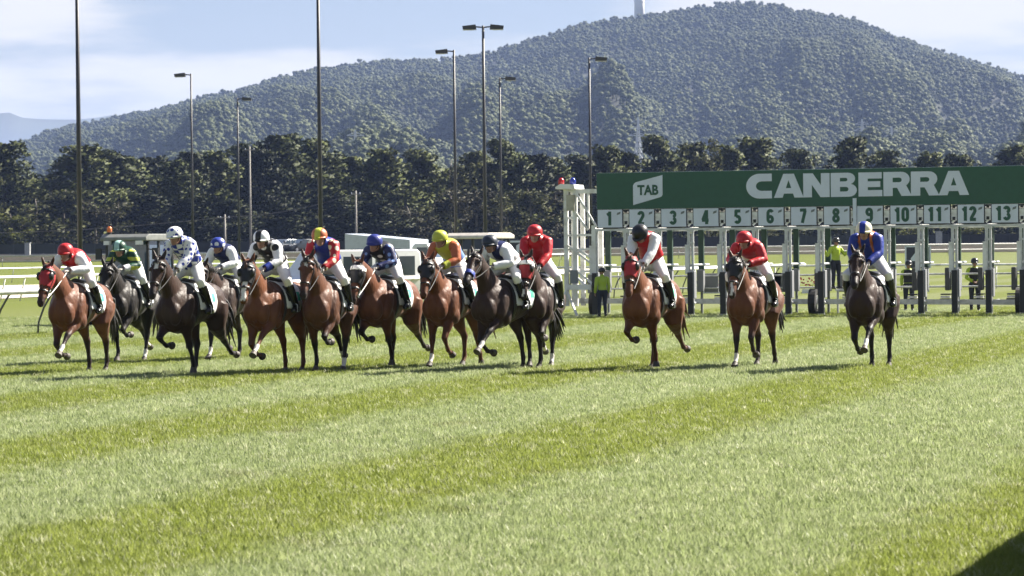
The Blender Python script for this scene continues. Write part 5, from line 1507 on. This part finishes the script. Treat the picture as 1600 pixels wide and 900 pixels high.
# silks -----------------------------------------------------------
def silk(name, kind, c1, c2=None, sc_=8.0):
    if name in MATS: return MATS[name]
    m, nt, N, L, b = nodes_of(name)
    t = N.new('ShaderNodeTexCoord')
    fold = N.new('ShaderNodeTexNoise'); fold.inputs['Scale'].default_value = 9; fold.inputs['Detail'].default_value = 3
    L.new(t.outputs['Object'], fold.inputs['Vector'])
    bp = N.new('ShaderNodeBump'); bp.inputs['Strength'].default_value = .55; bp.inputs['Distance'].default_value = .03
    L.new(fold.outputs['Fac'], bp.inputs['Height']); L.new(bp.outputs['Normal'], b.inputs['Normal'])
    b.inputs['Roughness'].default_value = .42; b.inputs['Specular IOR Level'].default_value = .4
    mx = N.new('ShaderNodeMix'); mx.data_type = 'RGBA'
    mx.inputs['A'].default_value = (*c1, 1); mx.inputs['B'].default_value = (*(c2 or c1), 1)
    mx.inputs['Factor'].default_value = 0
    sx = N.new('ShaderNodeSeparateXYZ'); L.new(t.outputs['Object'], sx.inputs[0])
    def math_(op, a, bb=None):
        x = N.new('ShaderNodeMath'); x.operation = op
        for i, q in enumerate((a, bb)):
            if q is None: continue
            if isinstance(q, (int, float)): x.inputs[i].default_value = q
            else: L.new(q, x.inputs[i])
        return x.outputs[0]
    if kind == 'check':
        c = N.new('ShaderNodeTexChecker'); c.inputs['Scale'].default_value = sc_; L.new(t.outputs['Object'], c.inputs['Vector']); L.new(c.outputs['Fac'], mx.inputs['Factor'])
    elif kind == 'spots':
        v = N.new('ShaderNodeTexVoronoi'); v.inputs['Scale'].default_value = sc_; v.inputs['Randomness'].default_value = .35; L.new(t.outputs['Object'], v.inputs['Vector'])
        L.new(math_('LESS_THAN', v.outputs['Distance'], .36), mx.inputs['Factor'])
    elif kind == 'side':      # stripes across the body (y)
        L.new(math_('LESS_THAN', math_('FRACT', math_('MULTIPLY', math_('ADD', sx.outputs['Y'], 5.0), sc_)), .5), mx.inputs['Factor'])
    elif kind == 'braces':    # two vertical bands over the shoulders
        a = math_('ABSOLUTE', math_('SUBTRACT', math_('ABSOLUTE', sx.outputs['Y']), .10))
        L.new(math_('LESS_THAN', a, .028), mx.inputs['Factor'])
    elif kind == 'quarter':   # cap quarters
        a = math_('LESS_THAN', math_('ABSOLUTE', sx.outputs['Y']), .048)
        L.new(a, mx.inputs['Factor'])
    elif kind == 'back':      # second colour on the back (further from the horse's head)
        L.new(math_('LESS_THAN', sx.outputs['X'], sc_), mx.inputs['Factor'])
    elif kind == 'hoop':
        L.new(math_('LESS_THAN', math_('FRACT', math_('MULTIPLY', sx.outputs['Z'], sc_)), .4), mx.inputs['Factor'])
    L.new(mx.outputs['Result'], b.inputs['Base Color'])
    MATS[name] = m
    return m
RED = (.40, .014, .018); WHT = (.74, .75, .76); NVY = (.010, .016, .075); BLU = (.016, .036, .26); GRN = (.010, .052, .030); YEL = (.42, .46, .05); BLK = (.012, .012, .014); CRM = (.74, .68, .50); ORG = (.40, .11, .035); LBL = (.18, .29, .58); HIV = (.34, .46, .035)
JK = [
 # px, helmet top y, d, yaw, torso angle, pose, neck, head pitch, head yaw
 dict(px=106, d=51.5, yaw=20, ta=29, pose=1, neck=31, hp=62, hy=-2, coat='redbay', hood=RED, cups=True, sil=silk('red_silk', 'plain', RED), slv=silk('white_silk', 'plain', WHT), cap=silk('red_cap', 'plain', RED), lab='jockey in red body, white sleeves and red cap beside the running rail', hlab='red-hooded bay horse with black blinker cups beside the running rail', rein=white_strap),
 dict(px=189, d=57.0, yaw=18, ta=36, pose=0, neck=30, hp=60, hy=4, coat='black', sil=silk('green_silk', 'plain', GRN), slv=silk('green_sleeve_hoop', 'hoop', GRN, YEL, 6), cap=silk('green_cap', 'quarter', GRN, (.35, .55, .48)), cuff=silk('white_silk', 'plain', WHT), lab='jockey in dark green with yellow armbands in front of the tractor', hlab='near-black horse galloping in front of the tractor'),
 dict(px=275, d=50.0, yaw=27, ta=50, pose=2, neck=40, hp=58, hy=6, coat='brown', blaze=(.10, .30, .028), sil=silk('blue_check_silk', 'check', WHT, BLU, 11), slv=silk('blue_spot_sleeve', 'spots', WHT, BLU, 13), cap=silk('white_blue_spot_cap', 'spots', WHT, BLU, 12), lab='jockey in white with royal blue checks and a blue-spotted white cap', hlab='dark bay horse with a white star under the blue-checked jockey'),
 dict(px=343, d=57.5, yaw=24, ta=36, pose=3, neck=28, hp=60, hy=0, coat='brown', blaze=(.15, .85, .022), sil=silk('navy_silk', 'plain', NVY), slv=silk('white_silk', 'plain', WHT), cap=silk('blue_white_spot_cap', 'spots', BLU, WHT, 9), lab='jockey in navy with white sleeves and a white-spotted blue cap', hlab='dark bay horse with a white stripe behind the black-hooded horse'),
 dict(px=411, d=50.5, yaw=26, ta=41, pose=1, neck=34, hp=64, hy=8, coat='chestnut', hood=BLK, cups=True, blaze=(.45, .98, .040), sil=silk('black_white_silk', 'spots', BLK, WHT, 7), slv=silk('white_black_sleeve', 'spots', WHT, BLK, 6), cuff=silk('blue_cuff', 'plain', BLU), cap=silk('black_white_cap', 'quarter', WHT, BLK), lab='jockey in black and white spots with a black and white quartered cap', hlab='chestnut horse with black hood and broad white blaze'),
 dict(px=501, d=51.0, yaw=17, ta=46, pose=0, neck=40, hp=66, hy=-2, coat='bay', blaze=(.12, .24, .026), sil=silk('blue_vest_silk', 'plain', BLU), slv=silk('red_cream_sleeve', 'spots', RED, CRM, 9), cap=silk('red_yellow_cap', 'quarter', ORG, YEL), lab='jockey in blue with red spotted sleeves and orange and yellow cap', hlab='bay horse with a small white star before the white van'),
 dict(px=588, d=52.5, yaw=28, ta=40, pose=2, neck=31, hp=68, hy=0, coat='redbay', hood=BLK, cups=True, brow='w', rein=white_strap, sil=silk('navy_white_silk', 'spots', BLK, WHT, 6), slv=silk('navy_spot_sleeve', 'spots', NVY, LBL, 10), cap=silk('navy_cap', 'plain', (.02, .03, .19)), lab='jockey in navy and white with a plain royal navy cap', hlab='bay horse with black hood, white browband and white reins'),
 dict(px=690, d=52.5, yaw=31, ta=46, pose=3, neck=34, hp=60, hy=10, coat='chestnut', hood=BLK, cups=True, sil=silk('yellow_blue_silk', 'back', YEL, LBL, 0.10), slv=silk('orange_sleeve', 'plain', ORG), cuff=silk('yellow_silk', 'plain', YEL), cap=silk('yellow_cap', 'plain', YEL), lab='jockey in yellow with orange sleeves and a yellow cap', hlab='chestnut horse with plain black hood under the yellow-capped jockey', white_vest=True),
 dict(px=770, d=51.0, yaw=42, ta=36, pose=1, neck=42, hp=40, hy=12, coat='brown', hood=None, sil=silk('white_navy_silk', 'side', WHT, NVY, 4.0), slv=silk('white_silk', 'plain', WHT), cap=silk('dark_navy_cap', 'plain', (.02, .028, .045)), lab='jockey in white with navy stripes and a dark navy cap holding a whip', hlab='dark bay horse with raised head turned toward the rail', whip=True, noseband='b'),
 dict(px=836, d=52.0, yaw=13, ta=54, pose=0, neck=36, hp=68, hy=-4, coat='brown', hood=RED, cups=True, brow='w', blaze=(.80, 1.0, .018), sil=silk('red_spot_silk', 'spots', RED, (.42, .015, .02), 8), slv=silk('red_silk', 'plain', RED), cap=silk('red_cap', 'plain', RED), lab='jockey all in red with a red cap in front of the 2 board', hlab='dark bay horse with red hood and white sheepskin browband'),
 dict(px=1002, d=50.5, yaw=29, ta=50, pose=2, neck=36, hp=60, hy=10, coat='chestnut', hood=RED, cups=True, sil=silk('red_chest_silk', 'plain', RED), slv=silk('white_silk', 'plain', WHT), cap=silk('black_cap', 'plain', (.014, .016, .02)), lab='jockey in red and white with a black cap before stalls one and two', hlab='chestnut horse with red hood before stalls one and two', head_down=True),
 dict(px=1165, d=51.0, yaw=27, ta=40, pose=3, neck=33, hp=62, hy=4, coat='redbay', hood=BLK, cups=True, blaze=(.62, 1.0, .022), sil=silk('red_cream_back', 'back', RED, CRM, 0.12), slv=silk('red_silk', 'plain', RED), cuff=silk('red_silk', 'plain', RED), cap=silk('red_cap', 'plain', RED), lab='jockey in red with a cream back and red cap before stall five', hlab='red bay horse with black hood and white snip before stalls four and five'),
 dict(px=1351, d=50.0, yaw=25, ta=49, pose=1, neck=38, hp=48, hy=4, coat='brown', sil=silk('blue_brace_silk', 'braces', BLU, ORG), slv=silk('blue_sleeve', 'plain', BLU), cap=silk('blue_cream_cap', 'quarter', CRM, BLU), lab='jockey in blue with orange braces and a blue and cream cap', hlab='bare-headed dark bay horse before stalls eight and nine'),
]
hood_m = {RED: mat('red_hood', (.36, .018, .02), .6, var=.15), BLK: mat('black_hood', (.012, .012, .013), .6)}
def R_DEG(dh): return dh * .65 / .54 * 57.3
def jockey_joints(ta, dz, head_down=False, dh=0.0):
    ta = ta * .48 + R_DEG(dh)
    hip = Vector((-.17, 0, 1.97 + dz + dh * .35)); nk = hip + Vector((math.cos(R(ta)), 0, math.sin(R(ta)))) * .54
    axn = (nk - hip).normalized()
    J = dict(pelvis=hip, neck=nk, bow=.06, loose=.028)
    hip = Vector((-.13, 0, 1.85 + dz)); J['pelvis'] = hip; axn = (nk - hip).normalized()
    J['head'] = nk + Vector((.145, 0, .075 if not head_down else .03))
    for s, k in ((1, 'l'), (-1, 'r')):
        J['sh' + k] = nk - axn * .055 + Vector((.0, s * .185, -.01))
        J['wr' + k] = Vector((.60, s * .095, 1.79 + dz))
        sh = J['sh' + k]; w_ = J['wr' + k]
        mid = (sh + w_) / 2; dd = (w_ - sh).length
        bend = math.sqrt(max(.27 ** 2 - (dd / 2) ** 2, .0008))
        J['el' + k] = mid + Vector((-.55, s * .75, -.35)).normalized() * bend
        J['hp' + k] = hip + Vector((.02, s * .095, -.03))
        J['kn' + k] = Vector((.25, s * .335, 1.60 + dz)); J['an' + k] = Vector((-.06, s * .35, 1.19 + dz)); J['to' + k] = Vector((.10, s * .365, 1.13 + dz))
    J['hand_up'] = (0, 0, 1)
    return J
HS = 1.09
DH = [-.10, -.07, .05, -.03, .02, .03, -.05, -.02, -.07, .02, .06, -.07, .02]
for i, q in enumerate(JK):
    q['yaw'] *= .74
    hd = Vector((-math.sin(R(q['yaw'])), -math.cos(R(q['yaw'])), 0))
    pos = GX(q['px'], q['d'], 2.3); pos.z = 0
    org = pos - hd * 0.45
    rz = math.atan2(hd.y, hd.x)
    J0 = jockey_joints(q['ta'], 0)
    # the horse first, reins run to the jockey's hands
    A_dz = None
    hands = [Vector((.66, .09, 1.775)), Vector((.66, -.09, 1.775))]
    bw = {'w': white_strap, None: None}[q.get('brow')]
    nbm = {'b': mat('blue_strap', (.03, .06, .35), .6), None: None}[q.get('noseband')]
    # body lift is known from the pose, so the hands can be set before the horse is built
    def pose_dz(A):
        zs = []
        for key in ('FL', 'FR'):
            a1, a2, a3 = A[key]; z = .98 - .41 * math.cos(R(a1)) - .27 * math.cos(R(a2)) - .12 * math.cos(R(a3)) - .075 * math.cos(R(a3 * .9 + 4)); zs.append(z)
        for key in ('HL', 'HR'):
            a0_, a1, a2, a3 = A[key]; z = 1.24 - .36 * math.cos(R(a0_)) - .42 * math.cos(R(a1)) - .34 * math.cos(R(a2)) - .12 * math.cos(R(a3)) - .075 * math.cos(R(a3 * .9 + 4)); zs.append(z)
        return max(min(-min(zs), .10), -.10)
    dz = pose_dz(LEGS[q['pose']])
    for h_ in hands: h_.z += dz
    h, dz2 = make_horse('race_horse', q['hlab'], org, rz, q['pose'], q['neck'] + 5, q['hp'], q['hy'], q['coat'], hood=hood_m.get(q.get('hood')), hood2=leather if q.get('cups') else None, cups=q.get('cups', False), brow=bw, blaze=q.get('blaze'), noseband=nbm, rein_m=q.get('rein', leather), hands=hands, mane_side=1 if i % 2 else -1, seed=i, breast=False, scale=HS, socks=((0,), (2, 3), (), (1,))[i % 4])
    tag(h, group='horses galloping from the gate')
    J = jockey_joints(q['ta'], dz, q.get('head_down', False), DH[i])
    if q.get('cuff'): J['cuff'] = q['cuff']
    tilt = .10 if not q.get('head_down') else .75
    hu = Vector((math.sin(tilt), 0.06 * math.sin(i * 2.3), math.cos(tilt))); hf_ = Vector((math.cos(tilt), .25 * math.sin(i * 1.7), -math.sin(tilt)))
    j = make_person('person', q['lab'], 'person', J, (org.x, org.y, 0), rz, (q['sil'], q['slv'], breech), bodyk=1.10, cap=q['cap'], peak=None, goggles=True, group='jockeys riding the field', glove_m=glove, curl=1.0, head_axes=(hu, hf_), scale=HS)
    # caps carry their pattern in their own frame
    for ch in j.children:
        if ch.name.startswith('helmet'):
            c0 = J['head']; ch.data.transform(Matrix.Translation(-c0)); ch.location = c0
    # stirrups hang from the saddle: part of the horse
    for s in (1, -1):
        an = J['an' + ('l' if s > 0 else 'r')]; to = J['to' + ('l' if s > 0 else 'r')]; ft = an.lerp(to, .55)
        MB().bar((.08, s * .27, 1.50 + dz), (ft.x, ft.y, ft.z + .08), .02, .006).tube([ft + Vector((0, -.055, -.045)), ft + Vector((0, -.05, .06)), ft + Vector((0, 0, .10)), ft + Vector((0, .05, .06)), ft + Vector((0, .055, -.045)), ft + Vector((0, -.055, -.045))], .007, 6).build('stirrup', galv, h)
    if q.get('whip'):
        wr = J['wrr']; wb = MB(); wb.tube([(0, 0, 0), (.10, -.02, .01), (.22, -.14, .02), (.32, -.40, .0)], [.010, .009, .007, .004], 6)
        wo = wb.build('whip', mat('blue_whip', (.10, .16, .50), .5)); wo.location = org + Matrix.Rotation(rz, 3, 'Z') @ ((wr + Vector((.06, -.01, .0))) * HS); wo.rotation_euler = (0, 0, rz)
        tag(wo, 'thin blue whip in the hand of the jockey in white', 'whip')

# ------------------------------------------------------------------ barrier attendants
def standing(arm='down', crouch=0.0):
    J = dict(pelvis=Vector((0, 0, .95)), neck=Vector((.01, 0, 1.47)), head=Vector((.03, 0, 1.645)), boot_t=.86, heel_z=.035)
    for s, k in ((1, 'l'), (-1, 'r')):
        J['sh' + k] = Vector((0, s * .20, 1.40)); J['el' + k] = Vector((-.02, s * .255, 1.12)); J['wr' + k] = Vector((.08, s * .24, .90))
        J['hp' + k] = Vector((0, s * .10, .92)); J['kn' + k] = Vector((.03, s * .115, .50)); J['an' + k] = Vector((0, s * .12, .09)); J['to' + k] = Vector((.17, s * .14, .035))
    if arm == 'front':
        for s, k in ((1, 'l'), (-1, 'r')): J['wr' + k] = Vector((.20, s * .05, 1.02)); J['el' + k] = Vector((-.0, s * .28, 1.14))
    if arm == 'raise':
        J['elr'] = Vector((.06, -.40, 1.16)); J['wrr'] = Vector((.14, -.56, 1.34))
        J['ell'] = Vector((.10, .34, 1.18)); J['wrl'] = Vector((.22, .44, 1.38))
    J['hand_up'] = (0, 1, 0) if arm == 'down' else (0, 0, 1)
    return J
hiv = silk('hi_vis_shirt', 'plain', HIV); blackv = mat('black_work_vest', (.014, .014, .016), .7, bump=.4, bscale=15); navyt = mat('navy_trousers', (.016, .02, .035), .8, bump=.4, bscale=12)
blackhelm = mat('black_helmet', (.02, .02, .022), .3)
def attendant(px, d, arm, face, label, vest, z=0.0, height=1.72, shirt=hiv, hat=blackhelm):
    p = GX(px, d, 1.0); p.z = z
    make_person('person', label, 'person', standing(arm), p, heading(face), (shirt, shirt, navyt), cap=hat, group='attendants around the starting gate', curl=.45, vest=vest, scale=height / 1.78)
attendant(1523, 94.5, 'front', 4, 'attendant in black vest over hi-vis sleeves standing in stall twelve', blackv)
attendant(1420, 96.0, 'down', 12, 'attendant in black vest half hidden behind stall ten', blackv, height=1.66)
attendant(1306, 92.6, 'raise', -30, 'attendant in hi-vis yellow perched up in stall eight with bent arms', None, z=0.82, height=1.60)
attendant(941, 91.2, 'down', 160, 'attendant in hi-vis yellow shirt and dark trousers below the end tower', None, height=1.56)
MB().box((0, 0, .79), (.5, .4, .05)).bar((-.2, 0, 0), (-.2, 0, .78), .06).bar((.2, 0, 0), (.2, 0, .78), .06).build('platform', galv, gate).location = (U0 + 6.95 * SP, 1.5, 0)
